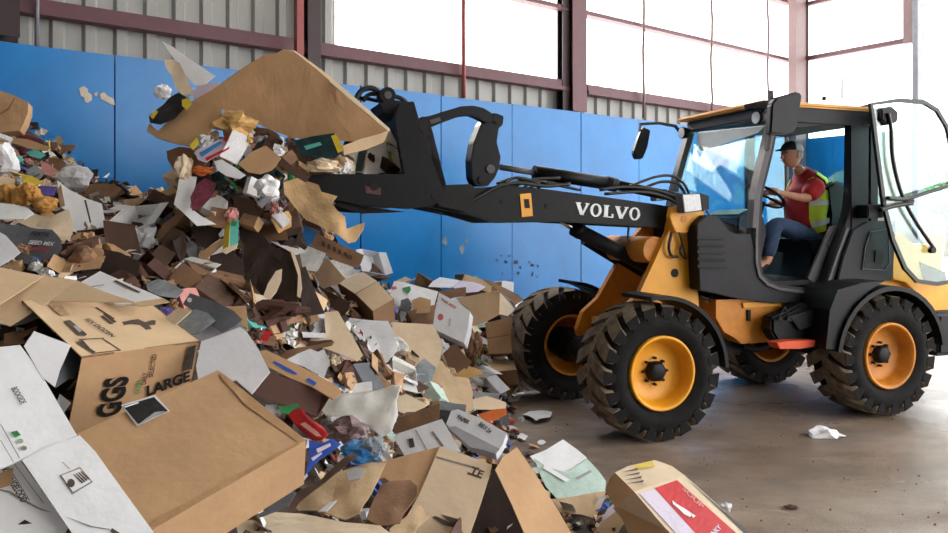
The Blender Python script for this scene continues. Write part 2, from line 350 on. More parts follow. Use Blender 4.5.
def wheel(name, s, l, side, rimc):
    """side=+1: outer face toward the camera (smaller l)"""
    C = LL(s, l, .507); d = side; wdt = .42; R = .462
    e = bpy.data.objects.new(name, None); col.objects.link(e); e.parent = ldr; WM[e.name] = WM[ldr.name]
    bm = new()
    prof = [(.035, .272), (.01, .30), (-.012, .35), (-.005, .41), (.03, R), (.10, R+.012), (wdt/2, R+.018), (wdt-.10, R+.012), (wdt-.03, R), (wdt+.005, .41), (wdt+.012, .35), (wdt-.01, .30), (wdt-.035, .272)]
    ring_lathe(bm, C, [(d*a, b) for a, b in prof], 56)
    n = 19
    for k in range(n):
        for hf in (0, 1):
            th = 2*math.pi*(k+hf*.5)/n
            def P(l_, ang, r): return C+GW*(d*l_)+(FW*math.cos(ang)+Z*math.sin(ang))*r
            w = 2*math.pi/n*.33; sk = 2*math.pi/n*.8
            if hf == 0: a0, a1, lA, lB, ls = th, th+sk, .0, .235, -.006
            else: a0, a1, lA, lB, ls = th, th+sk, wdt, wdt-.235, wdt+.006
            sg = 1 if hf == 0 else -1
            top = [P(lA, a0-w, .497), P(lA, a0+w, .497), P(lA+sg*.09, a0+sk*.35+w, .509), P(lB, a1+w*.9, .512), P(lB, a1-w*.9, .512), P(lA+sg*.09, a0+sk*.35-w, .509)]
            bot = [C+GW*((p-C).dot(GW))+((p-C)-GW*((p-C).dot(GW))).normalized()*.43 for p in top]
            vt = [bm.verts.new(p) for p in top]; vb = [bm.verts.new(p) for p in bot]
            bm.faces.new(vt).material_index = 1
            for i in range(6): bm.faces.new((vt[i], vt[(i+1) % 6], vb[(i+1) % 6], vb[i])).material_index = 1
            sh = [P(ls, a0-w, .495), P(ls, a0+w, .495), P(ls-sg*.004, a0+w*.5, .40), P(ls-sg*.004, a0-w*.7, .40)]
            prism(bm, sh, GW*(d*sg*.02), 1 if hf == 0 and False else 0)
    link(bm, 'tyre', [M_TYRE, M_LUG], e)
    bm = new()
    ring_lathe(bm, C, [(d*a, b) for a, b in ((.05, .276), (.0, .278), (-.005, .268), (.0, .255), (.035, .245), (.06, .232), (.10, .225), (.125, .21), (.13, .12), (.125, .05), (.125, .001))], 48)
    ring_lathe(bm, C, [(d*a, b) for a, b in ((wdt-.05, .276), (wdt, .278), (wdt+.005, .268), (wdt-.03, .25), (.15, .235), (.14, .12))], 48)
    rim = link(bm, 'rim', rimc, e, recalc=False)
    bm = new(); ring_lathe(bm, C, [(d*a, b) for a, b in ((.13, .082), (.07, .078), (.06, .06), (.06, .001))], 6)
    ring_lathe(bm, C, [(d*a, b) for a, b in ((.15, .14), (.40, .16), (.55, .09))], 16)
    for k in range(8):
        a = 2*math.pi*k/8; c = C+GW*(d*.125)+(FW*math.cos(a)+Z*math.sin(a))*.098
        tube(bm, [c, c-GW*(d*.03)], .011, 6)
    link(bm, 'hub', M_BLK, e, recalc=True)
wheel('front_wheel', 0, 0, 1, M_YEL); wheel('rear_wheel', -WB-.02, 0, 1, M_ORG)
wheel('front_wheel', 0, 1.85, -1, M_ORG); wheel('rear_wheel', -WB, 1.8, -1, M_ORG)
def fender(s, l0, l1, a0, a1, r, name='fender', th=.03, lip=True):
    C = LL(s, l0, .495); bm = new(); n = 18; rows = []
    for k in range(n+1):
        a = math.radians(a0+(a1-a0)*k/n); d = -FW*math.cos(a)+Z*math.sin(a)
        rows.append([bm.verts.new(C+d*r), bm.verts.new(C+d*(r+th)), bm.verts.new(C+d*(r+th)+GW*(l1-l0)), bm.verts.new(C+d*r+GW*(l1-l0))])
    for k in range(n):
        for j in range(4): bm.faces.new((rows[k][j], rows[k][(j+1) % 4], rows[k+1][(j+1) % 4], rows[k+1][j]))
    bm.faces.new(rows[0]); bm.faces.new(rows[-1][::-1])
    link(bm, name, M_BLK, ldr)
# angles measured from the rear (0 deg = toward the loader's back), 90 = up
fender(0, .0, .42, 2, 100, .555); fender(0, 1.45, 1.85, 2, 84, .56)
fender(-WB-.02, -.03, .42, 8, 172, .56, th=.04)
# front frame towers, cross tube, axle housing
plate('671,217 704,217 704,226 697,236 694,250 699,305 698,330 650,330 610,325 640,292 668,232', .50, .56, M_YEL, 'front_frame')
bm = new(); c = LP(675, 273, .495); tube(bm, [c, c+GW*.01], .035, 16); link(bm, 'frame_hole', M_BLK, ldr)
plate('642,227 668,228 664,262 650,290 612,322 606,330 588,334 579,336 577,330 583,312 598,298 628,245', 1.18, 1.24, M_ORG, 'front_frame')
bm = new(); tube(bm, [LP(655, 250, .55), LP(655, 250, .55)+GW*.7], .11, 16); link(bm, 'cross_tube', M_ORG, ldr)
for s_ in (0, -WB):
    bm = new(); tube(bm, [LL(s_, .25, .495), LL(s_, 1.6, .495)], .11, 12); link(bm, 'axle', M_BLK2, ldr)
bm = new(); boxv(bm, LL(-.02, .7, .42), FW*-.7, GW*.42, Z*.38); link(bm, 'chassis', M_ORG, ldr)
# boom
BM_ = '430,182 445,190 470,188 500,186 530,187 560,191 605,197 655,204 690,210 698,216 696,224 688,229 668,228 616,225 560,222 497,223 470,215 425,206'
boom = plate(BM_, .58, .66, M_BLK, 'lift_arm', bevel=.006)
plate('430,182 445,190 470,188 500,186 530,187 560,191 605,197 655,204 690,210 698,216 690,228 668,228 616,225 560,222 497,223 470,215 425,206', 1.08, 1.14, M_BLK, 'lift_arm', ref=.58)
bm = new(); boxv(bm, LP(640, 212, .60)+Z*-.05, FW*1.55+Z*.08, GW*.5, Z*.1); link(bm, 'boom_cross_member', M_BLK, ldr)
plate('520,194 531,193 533,216 522,217', .572, .58, M_YEL, 'warning_sticker', boom)
plate('524,199 529,199 530,208 525,208', .569, .572, M_BLK, 'warning_symbol', boom)
for x, y, r in ((503, 201, .022), (547, 206, .02), (690, 218, .05)):
    bm = new(); c = LP(x, y, .575); tube(bm, [c, c+GW*.01], r, 14); link(bm, 'pivot_pin', M_BLK2 if x < 600 else M_CHAR, boom)
# lettering on the boom
def serif_text(word, P0, xd, yd, wd_, ht, off, mt, par):
    """slab lettering built from strokes, cell units 0..1"""
    G = {'V': [((0, 1), (.46, 0), .17), ((.46, 0), (.92, 1), .09), ((-.06, 1), (.30, 1), 's'), ((.70, 1), (1.05, 1), 's')],
         'L': [((.22, 0), (.22, 1), .17), ((0, 1), (.48, 1), 's'), ((0, 0), (.85, 0), 's'), ((.82, 0), (.82, .32), .08)], 'O': 'o'}
    n = len(word); adv = wd_/n
    for i, ch in enumerate(word):
        bm = new(); o0 = P0+xd*(adv*i+adv*.06); sx = adv*.86
        def T(u, v): return o0+xd*(u*sx)+yd*(v*ht)
        if G[ch] == 'o':
            k = 22; ou = [T(.48+.50*math.cos(2*math.pi*j/k), .5+.54*math.sin(2*math.pi*j/k)) for j in range(k)]
            inn = [T(.48+.26*math.cos(2*math.pi*j/k), .5+.42*math.sin(2*math.pi*j/k)) for j in range(k)]
            a = [bm.verts.new(p) for p in ou]; b = [bm.verts.new(p) for p in inn]; a2 = [bm.verts.new(p+off) for p in ou]; b2 = [bm.verts.new(p+off) for p in inn]
            for j in range(k):
                q = (j+1) % k
                bm.faces.new((a[j], a[q], b[q], b[j])); bm.faces.new((a[j], a[q], a2[q], a2[j])); bm.faces.new((b[j], b[q], b2[q], b2[j]))
        else:
            for p, q, w in G[ch]:
                if w == 's':
                    y = p[1]; dy = -.09 if y > .5 else .09
                    prism(bm, [T(p[0], y), T(q[0], y), T(q[0], y+dy), T(p[0], y+dy)], off)
                else: prism(bm, [T(p[0]-w, p[1]), T(p[0]+w, p[1]), T(q[0]+w, q[1]), T(q[0]-w, q[1])], off)
        link(bm, 'lettering', mt, par)
M_WHT = mat((226, 228, 232), rough=.5, var=.03, bump=0)
p0, p1 = LP(576, 214.5, .575), LP(641, 220.5, .575)
xd = (p1-p0); wl = xd.length; xd.normalize(); yd_ = GW.cross(xd).normalized(); yd_ = yd_ if yd_.z > 0 else -yd_
serif_text('VOLVO', p0, xd, yd_, wl, .098, GW*.006, M_WHT, boom)
# bucket / grapple
bk = bpy.data.objects.new('bucket', None); col.objects.link(bk); bk.parent = ldr; WM[bk.name] = WM[ldr.name]
BP = '399,103 414,101 418,115 425,142 432,166 441,186 445,199 432,206 408,209 360,205 336,200 306,184 300,176 322,174 404,174 401,158 394,118'
plate(BP, -.02, .03, M_BLK, 'side_plate', bk, bevel=.005)
plate(BP, 1.72, 1.77, M_BLK, 'side_plate', bk, ref=-.02)
def strip(p, q, l0, l1, th, m, name, par=bk):
    a, b = LP(p[0], p[1], 0)-GW*0, LP(q[0], q[1], 0); n = (b-a).cross(GW).normalized()*th; bm = new(); prism(bm, [a+GW*l0, b+GW*l0, b+GW*l0+n, a+GW*l0+n], GW*(l1-l0)); return link(bm, name, m, par)
strip((300, 178), (434, 204), 0, 1.75, .03, M_BLK, 'floor_plate')
strip((441, 196), (406, 103), 0, 1.75, -.03, M_BLK, 'back_plate')
strip((300, 183), (336, 203), 0, 1.75, -.02, M_CHARL, 'cutting_edge')
for x, y in ((374, 186), (424, 128), (436, 196)):
    bm = new(); c = LP(x, y, -.025); tube(bm, [c, c+GW*.02], .03, 12); link(bm, 'pin', M_BLK2, bk)
plate('340,203 405,212 372,213', .05, .4, M_BLK2, 'wear_plate', bk)
plate('365,186 381,188 381,195 366,193', -.024, -.02, mat((80, 52, 54), var=.3), 'worn_mark', bk)
# quick coupler / lower boom end
plate('432,150 440,165 446,185 470,184 478,190 466,212 440,206 428,190', .50, .72, M_BLK2, 'coupler')
plate('432,150 440,165 446,185 470,184 478,190 466,212 440,206 428,190', 1.02, 1.2, M_BLK2, 'coupler', ref=.5)
for l_ in (.5, 1.02):
    bm = new(); sh_ = GW*(l_+.02); prism(bm, [LP(414, 112, -.02)+sh_, LP(438, 192, -.02)+sh_, LP(442, 196, .5)+GW*(l_-.5), LP(446, 184, .5)+GW*(l_-.5), LP(432, 129, .5)+GW*(l_-.5), LP(428, 119, .5)+GW*(l_-.5)], GW*.2)
    link(bm, 'bucket_bracket', M_BLK2, ldr)
# crank and link
ck = plate('489,113.5 496,113 504,116 503,125 499,128 497,142 501,157 499,169 495,178 488,186 476,186 472,178 471,160 474,142 481,124', .66, .80, M_BLK, 'bell_crank', bevel=.006)
for x, y, r in ((497, 119, .035), (491, 169, .035), (482, 180, .03)):
    bm = new(); c = LP(x, y, .645); tube(bm, [c, c+GW*.05], r, 12); link(bm, 'pin', M_CHARL if y == 169 else M_BLK2, ck)
plate('421,117 429,116 445,111 462,106 474,105.5 484,108 492,113 494,121 486,123 478,118 470,115 460,116 446,121 432,127 423,128', .62, .70, M_BLK, 'link_arm', bevel=.006)
plate('430,120 440,117 441,121 431,124', .61, .62, M_CHARL, 'worn_strip')
# cylinders
def cyl(p, q, l, r, m, name, par=ldr, seg=16, l2=None):
    bm = new(); a, b = LP(p[0], p[1], l), LP(q[0], q[1], l if l2 is None else l2); tube(bm, [a, b], r, seg); return link(bm, name, m, par)
tc_ = cyl((534, 172), (612, 184), .78, .055, M_BLK, 'tilt_cylinder'); cyl((500, 167), (536, 173), .78, .024, M_CHARL, 'piston_rod', tc_); cyl((612, 184), (690, 200), .78, .043, M_BLK, 'cylinder_body', tc_)
cyl((606, 183), (616, 185), .78, .06, M_CHAR, 'collar', tc_)
lc = cyl((577, 230), (656, 271), .86, .062, M_CHAR, 'lift_cylinder'); cyl((560, 221), (579, 231), .86, .025, M_STEEL, 'piston_rod', lc); cyl((574, 228), (581, 232), .86, .068, M_BLK, 'collar', lc)
cyl((648, 268), (655, 271), .86, .068, M_BLK, 'collar', lc)
cyl((585, 239), (640, 273), 1.22, .055, M_BLK2, 'lift_cylinder')
# hoses
def hose(pts, l, r=.012, m=M_HOSE, par=ldr, name='hose'):
    bm = new(); tube(bm, spline([LP(x, y, l+(dl if len(q) else 0)) for (x, y), q, dl in [((a[0], a[1]), a[2:], (a[2] if len(a) > 2 else 0)) for a in pts]], 5), r, 6); link(bm, name, m, par)
hose([(440, 203), (462, 205), (480, 196), (500, 186), (520, 183), (545, 186), (570, 184)], .56, .016)
hose([(470, 205), (490, 196), (505, 190), (530, 180), (560, 178)], .70, .014)
hose([(497, 184), (515, 178), (528, 180), (540, 188)], .64, .014)
hose([(500, 187), (520, 181), (545, 183), (580, 190)], .68, .012)
hose([(600, 190), (625, 187), (650, 189), (672, 195), (684, 200)], .60, .014); hose([(605, 194), (640, 192), (665, 197), (680, 206)], .56, .014)
hose([(630, 186), (655, 177), (672, 176), (684, 184), (690, 196)], .62, .012); hose([(640, 190), (660, 182), (678, 184), (686, 196)], .9, .014)
hose([(672, 232), (669, 245), (671, 255), (678, 257)], .46, .013); hose([(678, 230), (682, 243), (680, 252), (686, 259), (684, 250), (680, 235)], .46, .008)
hose([(706, 210), (713, 222), (708, 232), (700, 230)], .42, .008); hose([(629, 226), (628, 236), (630, 243)], .6, .01)
for k in range(5):
    a = random.uniform(-4, 4); hose([(500+k*6, 190+a*.3), (515+k*8, 178+k), (540+k*7, 184+a*.4)], .6+.05*k, .009)
# tower cap bracket and headlight
plate('670,217 672,207 700,205 705,210 704,219 700,226 690,226 688,233 676,232 673,226', .44, .50, M_YEL, 'tower_bracket', bevel=.004)
bm = new(); c = LP(684, 219, .435); tube(bm, [c, c+GW*.02], .028, 12); link(bm, 'pivot_bolt', M_ORG, ldr)
hl = plate('682,194 701,193 703,211 684,213', .34, .44, M_CHARL, 'headlight', bevel=.008); plate('683,195 700,194 702,210 685,212', .33, .345, M_LAMP, 'lens', hl, bevel=.003); plate('700,193 709,196 709,209 703,211', .33, .45, M_BLK, 'housing', hl)
hl = plate('655,190 668,189 669,200 656,201', 1.35, 1.45, M_CHARL, 'headlight', bevel=.008); plate('656,191 667,190 668,199 657,200', 1.34, 1.352, M_LAMP, 'lens', hl)
# top hoses on the bucket
bm = new(); c = LP(388, 95, .25); tube(bm, [c, c+GW*.12], .055, 16); bo = link(bm, 'hose_roller', M_BLK, ldr)
bm = new(); tube(bm, [c-GW*.005, c], .026, 12); link(bm, 'roller_cap', M_CHARL, bo)
plate('380,103 392,100 404,101 412,104 412,112 395,118 384,112', .2, .5, M_BLK2, 'coupler_head'); hose([(355, 101), (361, 91), (371, 88), (379, 93), (381, 103)], .3, .02); hose([(363, 101), (371, 94), (392, 96), (402, 99), (409, 106)], .34, .016); hose([(350, 105), (358, 98), (378, 101), (396, 106)], .4, .014)
# ---- cab ----
M_ROOF = mat((214, 150, 58), rough=.45, var=.06, bump=.03)
def lz(z, py_l=None): return z
def slab(s0, s1, l0, l1, z0, z1, m, name, par=ldr, bevel=0, taper=None):
    bm = new(); boxv(bm, LL(s0, l0, z0), FW*(s1-s0), GW*(l1-l0), Z*(z1-z0))
    if bevel:
        bmesh.ops.recalc_face_normals(bm, faces=bm.faces); bmesh.ops.bevel(bm, geom=bm.edges[:], offset=bevel, segments=3, affect='EDGES')
    return link(bm, name, m, par)
slab(-1.16, -2.5, .30, 1.50, 2.595, 2.635, M_ROOF, 'roof', bevel=.015)
slab(-1.24, -2.46, .35, 1.46, 2.50, 2.592, M_CHARL, 'roof_lining', bevel=.012)
slab(-1.20, -2.44, .33, .37, 2.47, 2.595, M_CHAR, 'roof_rail')
cabn = .35; cabf = 1.45
# doorway frame (outer ring minus opening) as a closed loop tube of rectangular section
def loop(pts, l, w, d, m, name, par=ldr, closed=True):
    q = px2(pts); P = [LP(x, y, l) for x, y in q]; n = len(P); bm = new(); rg = []
    for i in range(n):
        a = P[(i-1) % n] if (closed or i > 0) else P[i]; b = P[(i+1) % n] if (closed or i < n-1) else P[i]
        t = (b-a).normalized(); nn = t.cross(GW).normalized()*(w/2)
        rg.append([bm.verts.new(P[i]+nn), bm.verts.new(P[i]-nn), bm.verts.new(P[i]-nn+GW*d), bm.verts.new(P[i]+nn+GW*d)])
    for i in range(n if closed else n-1):
        for j in range(4): bm.faces.new((rg[i][j], rg[i][(j+1) % 4], rg[(i+1) % n][(j+1) % 4], rg[(i+1) % n][j]))
    if not closed: bm.faces.new(rg[0]); bm.faces.new(rg[-1][::-1])
    return link(bm, name, m, par)
loop('776,121 770,150 759,195 757,235 757,262 760,276 768,284 780,289 812,293 822,290 829,282 838,255 848,228 853,210 855,190 856,118 840,119 800,123', cabn, .075, .09, M_CHAR, 'door_frame')
loop('776,121 770,150 759,195 757,235 757,262 760,276 768,284 780,289 812,293 822,290 829,282 838,255 848,228', cabn-.015, .025, .02, M_CHARL, 'door_seal', closed=False)
plate('851,108 869,104 868,225 852,232', cabn-.01, cabn+.03, M_CHAR, 'cab_pillar')
loop('778,112 772,134 763,172 757,200 755,228', cabn-.02, .05, .08, M_CHARL, 'cab_pillar', closed=False)
loop('692,132 684,160 676,190 672,212', cabf-.05, .06, .08, M_CHARL, 'cab_pillar', closed=False)
# far side pillars and rear pillars
slab(-1.92, -2.0, cabf-.05, cabf, 1.3, 2.5, M_BLK, 'cab_pillar'); slab(-2.41, -2.44, cabf-.03, cabf, 1.1, 2.5, M_BLK, 'cab_pillar')
slab(-2.38, -2.46, cabn, cabn+.07, 1.5, 2.5, M_BLK, 'cab_pillar')
def pane(P, name='window_pane', th=.006, m=M_GLASS, par=ldr):
    n = (P[1]-P[0]).cross(P[2]-P[0]).normalized(); bm = new(); prism(bm, P, n*th); return link(bm, name, m, par)
pane([LP(776, 115, cabn+.03), LP(692, 130, cabf-.03), LP(674, 205, cabf-.03), LP(756, 232, cabn+.03)], 'windscreen')
pane([LL(-1.24, cabf-.02, 2.5), LL(-2.4, cabf-.02, 2.5), LL(-2.4, cabf-.02, 1.15), LL(-1.0, cabf-.02, 1.15)], 'side_window')
pane([LL(-2.42, cabn+.05, 2.5), LL(-2.42, cabf-.05, 2.5), LL(-2.42, cabf-.05, 1.55), LL(-2.42, cabn+.05, 1.55)], 'rear_window')
pane([LP(870, 112, cabn+.02), LP(884, 110, cabn+.02), LP(884, 215, cabn+.02), LP(869, 222, cabn+.02)], 'quarter_window')
# white pane that paints a reflection in the windscreen top
pane([LP(765, 126, cabn+.12), LP(697, 133, cabf-.14), LP(700, 152, cabf-.2), LP(758, 133, cabn+.16)], 'windscreen_glare', m=mat((214, 220, 222), var=.03))
# lower cab: charcoal front cowl, sill, rear side panel
plate('697,224 707,215 717,216 723,222 729,231 737,234 751,234 757,262 761,278 772,290 790,294 812,297 812,302 770,303 735,298 700,290', cabn, cabn+.14, M_CHAR, 'cowl_panel', bevel=.006)
plate('700,224 708,216 750,234 757,262 761,284 735,296 702,288', cabn+.14, cabf, M_BLK, 'cowl_core')
for k in range(5):
    y = 236+k*7.2; plate([(697+.2*k, y), (724+.6*k, y+1), (725+.6*k, y+3.2), (697+.2*k, y+2.8)], cabn-.022, cabn, M_BLK if k % 2 == 0 else M_BLK2, 'louver')
plate('757,288 826,298 842,250 850,232 868,222 895,221 896,234 893,279 862,282 840,290 828,302 812,302 770,303', cabn+.1, cabf, M_BLK, 'cab_floor_core')
plate('835,292 843,258 853,230 868,221 895,221 896,234 893,280 862,283 848,290', cabn-.03, cabn+.1, M_CHAR, 'side_panel', bevel=.008)
plate('867,246 872,233 889,230 890,262 885,268 864,268', cabn-.04, cabn-.03, M_BLK, 'side_panel_recess')
loop('866,246 871,232 889,229 890,263 885,270 863,269', cabn-.045, .012, .02, M_CHARL, 'recess_trim')
plate('876,250 884,250 884,262 875,262', cabn-.05, cabn-.04, M_BLK2, 'latch')
plate('808,278 831,227 849,222 826,281 818,287', cabn+.095, cabn+.12, M_CHARL, 'step_panel')
loop('829,246 836,228 846,227 843,240 836,252', cabn+.08, .018, .02, M_CHARL, 'grab_handle')
slab(-1.0, -2.3, cabn+.1, cabf, 1.08, 1.12, M_BLK2, 'cab_floor')
# cab interior
st = plate('808,240 842,238 842,252 812,254', .62, 1.12, M_BLK2, 'driver_seat', bevel=.02); plate('826,186 836,180 846,184 849,200 846,240 828,242 830,215', .66, 1.08, M_BLK, 'seat_back', st, bevel=.03)
plate('812,252 838,252 838,285 806,287', .68, 1.04, M_BLK2, 'seat_base', st)
plate('738,215 752,208 764,215 768,232 762,262 745,262 736,240', .68, 1.15, M_BLK, 'dashboard', bevel=.02)
bm = new(); tube(bm, [LP(752, 240, .9), LP(763, 202, .9)], .025, 10)
cw = LP(765, 196, .9); axs = (FW*-.55+Z*.8).normalized(); e1 = GW; e2 = axs.cross(e1).normalized()
tube(bm, [cw+(e1*math.cos(2*math.pi*k/24)+e2*math.sin(2*math.pi*k/24))*.18 for k in range(25)], .014, 8, cap=False)
for k in (0, 8, 16): tube(bm, [cw, cw+(e1*math.cos(2*math.pi*k/24)+e2*math.sin(2*math.pi*k/24))*.18], .012, 6)
link(bm, 'steering_wheel', M_BLK, ldr)
# rear body, hood, counterweight
plate('893,236 900,232 914,245 922,262 948,284 1020,276 1020,334 948,332 938,328 925,300 905,282 893,279', cabn-.02, cabn+.05, M_YEL, 'rear_panel', bevel=.005)
slab(-2.42, -3.35, .40, 1.45, .62, 1.42, M_YEL, 'engine_hood', bevel=.05); slab(-3.0, -3.5, .2, 1.65, .42, .82, M_CHAR, 'counterweight', bevel=.04)
plate('920,262 945,272 948,283 925,282', .32, .34, M_CHAR, 'hood_grille')
# under the cab
plate('716,300 797,296 822,303 800,312 782,316 780,330 768,342 742,344 735,338 724,332 716,318', .42, 1.2, M_ORG, 'centre_frame')
plate('743,303 781,301 781,306 744,308', .40, .42, M_YEL, 'frame_strip'); plate('748,310 751,310 751,321 748,321', .40, .42, M_BLK, 'frame_slot')
plate('697,290 722,298 735,305 738,316 720,322 722,334 704,332 698,310', .75, 1.1, M_BLK2, 'articulation_joint')
for p_ in ('700,303 716,300 718,308 706,314', '708,318 722,312 728,316 716,326', '724,306 734,303 736,320 728,322'): plate(p_, .62, .7, M_ORG, 'joint_bracket')
plate('696,326 740,334 742,352 700,352', .6, 1.4, M_BLK, 'belly_plate')
plate('772,318 786,312 802,303 828,306 852,300 846,320 838,345 822,349 790,348 778,342 772,332', .22, .36, M_BLK, 'fuel_tank', bevel=.02)
plate('790,316 815,309 828,314 812,326 800,330', .18, .20, M_CHAR, 'tank_strap')
plate('838,290 862,283 885,281 870,290 852,306 844,330 840,350 826,349 830,310', .0, .4, M_BLK, 'fender_skirt')
plate('777,343 790,341 822,340 823,345 800,349 780,349', .12, .24, M_STEP, 'entry_step', bevel=.004)
loop('785,307 777,321 792,321', .17, .012, .01, M_BLK, 'step_bracket'); 
for x in (781, 789): bm = new(); c = LP(x, 319, .165); tube(bm, [c, c+GW*.03], .02, 10); link(bm, 'bolt', M_BLK2, ldr)
hose([(770, 322), (772, 335), (777, 343)], .3, .02); hose([(722, 300), (728, 312), (735, 318), (738, 330)], .5, .014); hose([(700, 296), (712, 302), (716, 316), (710, 328)], .5, .014)
hose([(704, 300), (720, 305), (730, 298)], .52, .018, M_ORG); hose([(742, 345), (755, 349), (768, 345)], .5, .03, M_BLK2)
# open door swung back: glass with frame, handles, strut
DR = '872,104 900,100 925,102 938,110 948,127 962,190 966,262 960,280 938,284 918,281 906,268 894,240 885,205 878,150'
dq = px2(DR); pd = [LP(x, y, .16) for x, y in dq]
dr = loop(DR, .15, .035, .03, M_HOSE, 'cab_door'); pane(pd, 'door_glass', par=dr)
hose([(888, 113), (891, 128), (893, 160), (902, 195), (916, 222), (933, 247)], .12, .016, par=dr, name='door_strut'); bm = new(); c = LP(934, 250, .11); tube(bm, [c, c+GW*.04], .03, 10); link(bm, 'door_knob', M_BLK, dr)
hose([(887, 198), (905, 199), (925, 193), (948, 186), (965, 181)], .10, .018, par=dr, name='door_handle'); hose([(880, 210), (893, 206), (912, 203)], .12, .022, par=dr, name='door_latch'); bm = new(); c = LP(911, 201, .1); tube(bm, [c, c+GW*.05], .04, 10); link(bm, 'latch_knob', M_BLK, dr)
plate('882,108 892,106 899,112 898,122 889,125 882,120', .13, .24, M_BLK, 'door_hinge', dr, bevel=.01); plate('868,205 884,204 890,212 884,218 868,218', .2, .34, M_BLK, 'door_hinge', dr, bevel=.01)
bm = new(); c = LP(889.5, 115, .25); tube(bm, [c, c+GW*.12], .06, 16); link(bm, 'rear_lamp', M_CHAR, ldr)
# mirrors, lamps, antenna
mr = plate('772,104 777,97 799,91 803,95 797,131 783,135 770,134', .10, .17, M_CHAR, 'side_mirror', bevel=.015); loop('772,90 772,110 770,136 768,150', .16, .03, .03, M_BLK, 'mirror_arm', mr, closed=False)
mf = plate('643,127 651,130 648,147 643,159 636,159 634,152 638,140', 1.72, 1.78, M_BLK, 'side_mirror', bevel=.01); loop('645,128 640,131 641,124 660,123 676,126 684,136', 1.66, .025, .025, M_BLK, 'mirror_arm', mf, closed=False)
for x, y, l, r in ((686, 133, 1.40, .055), (761, 118, .34, .055)):
    bm = new(); c = LP(x, y, l); d = FW; tube(bm, [c-d*.05, c+d*.02, c+d*.05], [r*.7, r, r], 14); wl_ = link(bm, 'work_light', M_CHAR, ldr)
    bm = new(); tube(bm, [c+d*.051, c+d*.055], r*.9, 14); link(bm, 'lens', M_LAMP, wl_)
plate('757,102 772,99 776,104 768,108 758,107', .26, .42, M_CHAR, 'lamp_bracket')
bm = new(); c = LP(842, 99, .7); tube(bm, [c, c+Z*.2], .008, 6); c = LP(824, 98, .8); tube(bm, [c-Z*.02, c+Z*.012], .02, 8); link(bm, 'antenna', M_BLK, ldr)

# ---------------- driver ----------------
M_SKIN = mat((196, 138, 112), rough=.55, var=.06, bump=.03); M_SHIRT = mat((176, 38, 44), rough=.85, var=.15, bump=.3, scale=20)
M_VEST = mat((206, 226, 70), rough=.8, var=.08, bump=.2, scale=20); M_SILV = mat((214, 216, 218), rough=.4, var=.05, bump=0); M_JEAN = mat((54, 72, 102), rough=.9, var=.2, bump=.3, scale=30)
M_CAP = mat((30, 32, 40), rough=.8, var=.1); M_CAPB = mat((180, 184, 186), rough=.8, var=.15); M_HAIR = mat((150, 140, 130), rough=.8, var=.2)
drv = empty('person', LP(812, 246, .9), 'driver in red shirt, yellow-green safety vest, jeans and dark cap seated in the loader cab', 'person')
def skin_obj(name, verts, edges_, radii, m, parent, root=0, sub=2, world=True):
    me = bpy.data.meshes.new(name); me.from_pydata([tuple(v) for v in verts], edges_, []); o = bpy.data.objects.new(name, me); col.objects.link(o)
    md = o.modifiers.new('s', 'SKIN'); md.use_smooth_shade = True; sm = o.modifiers.new('u', 'SUBSURF'); sm.levels = sub; sm.render_levels = sub
    for i, r in enumerate(radii):
        me.skin_vertices[0].data[i].radius = (r, r) if not isinstance(r, tuple) else r
        me.skin_vertices[0].data[i].use_root = (i == root)
    dg = bpy.context.evaluated_depsgraph_get(); m2 = bpy.data.meshes.new_from_object(o.evaluated_get(dg)); bpy.data.objects.remove(o)
    bm = new(); bm.from_mesh(m2); bpy.data.meshes.remove(m2)
    return link(bm, name, m, parent, smooth=True)
hip = LP(815, 236, .9); wst = LP(811, 218, .9); che = LP(807, 193, .9); nek = LP(801, 174, .9); hb = LP(796, 165, .9); hd = LP(792, 154.5, .9)
shn = LP(819, 183, .70); shf = LP(806, 180, 1.09); eln = LP(806, 199, .68); wrn = LP(780, 193, .74); hnn = LP(771, 191, .78)
elf = LP(792, 205, 1.1); wrf = LP(778, 203, 1.04); hnf = LP(771, 201, 1.0)
hpn = LP(814, 240, .80); hpf = LP(814, 238, 1.0); knn = LP(775, 222, .78); knf = LP(772, 224, 1.06); ann = LP(767, 262, .78); anf = LP(765, 263, 1.06); ton = LP(757, 268, .78); tof = LP(755, 269, 1.06)
V_ = [hip, wst, che, nek, hb, shn, eln, wrn, hnn, shf, elf, wrf, hnf, hpn, knn, ann, ton, hpf, knf, anf, tof]
E_ = [(0, 1), (1, 2), (2, 3), (3, 4), (2, 5), (5, 6), (6, 7), (7, 8), (2, 9), (9, 10), (10, 11), (11, 12), (0, 13), (13, 14), (14, 15), (15, 16), (0, 17), (17, 18), (18, 19), (19, 20)]
R_ = [.09, .08, .06, .055, .06, .065, .045, .028, .035, .065, .045, .028, .035, .09, .065, .045, .035, .09, .065, .045, .035]
skin_obj('body', V_, E_, R_, M_SKIN, drv)
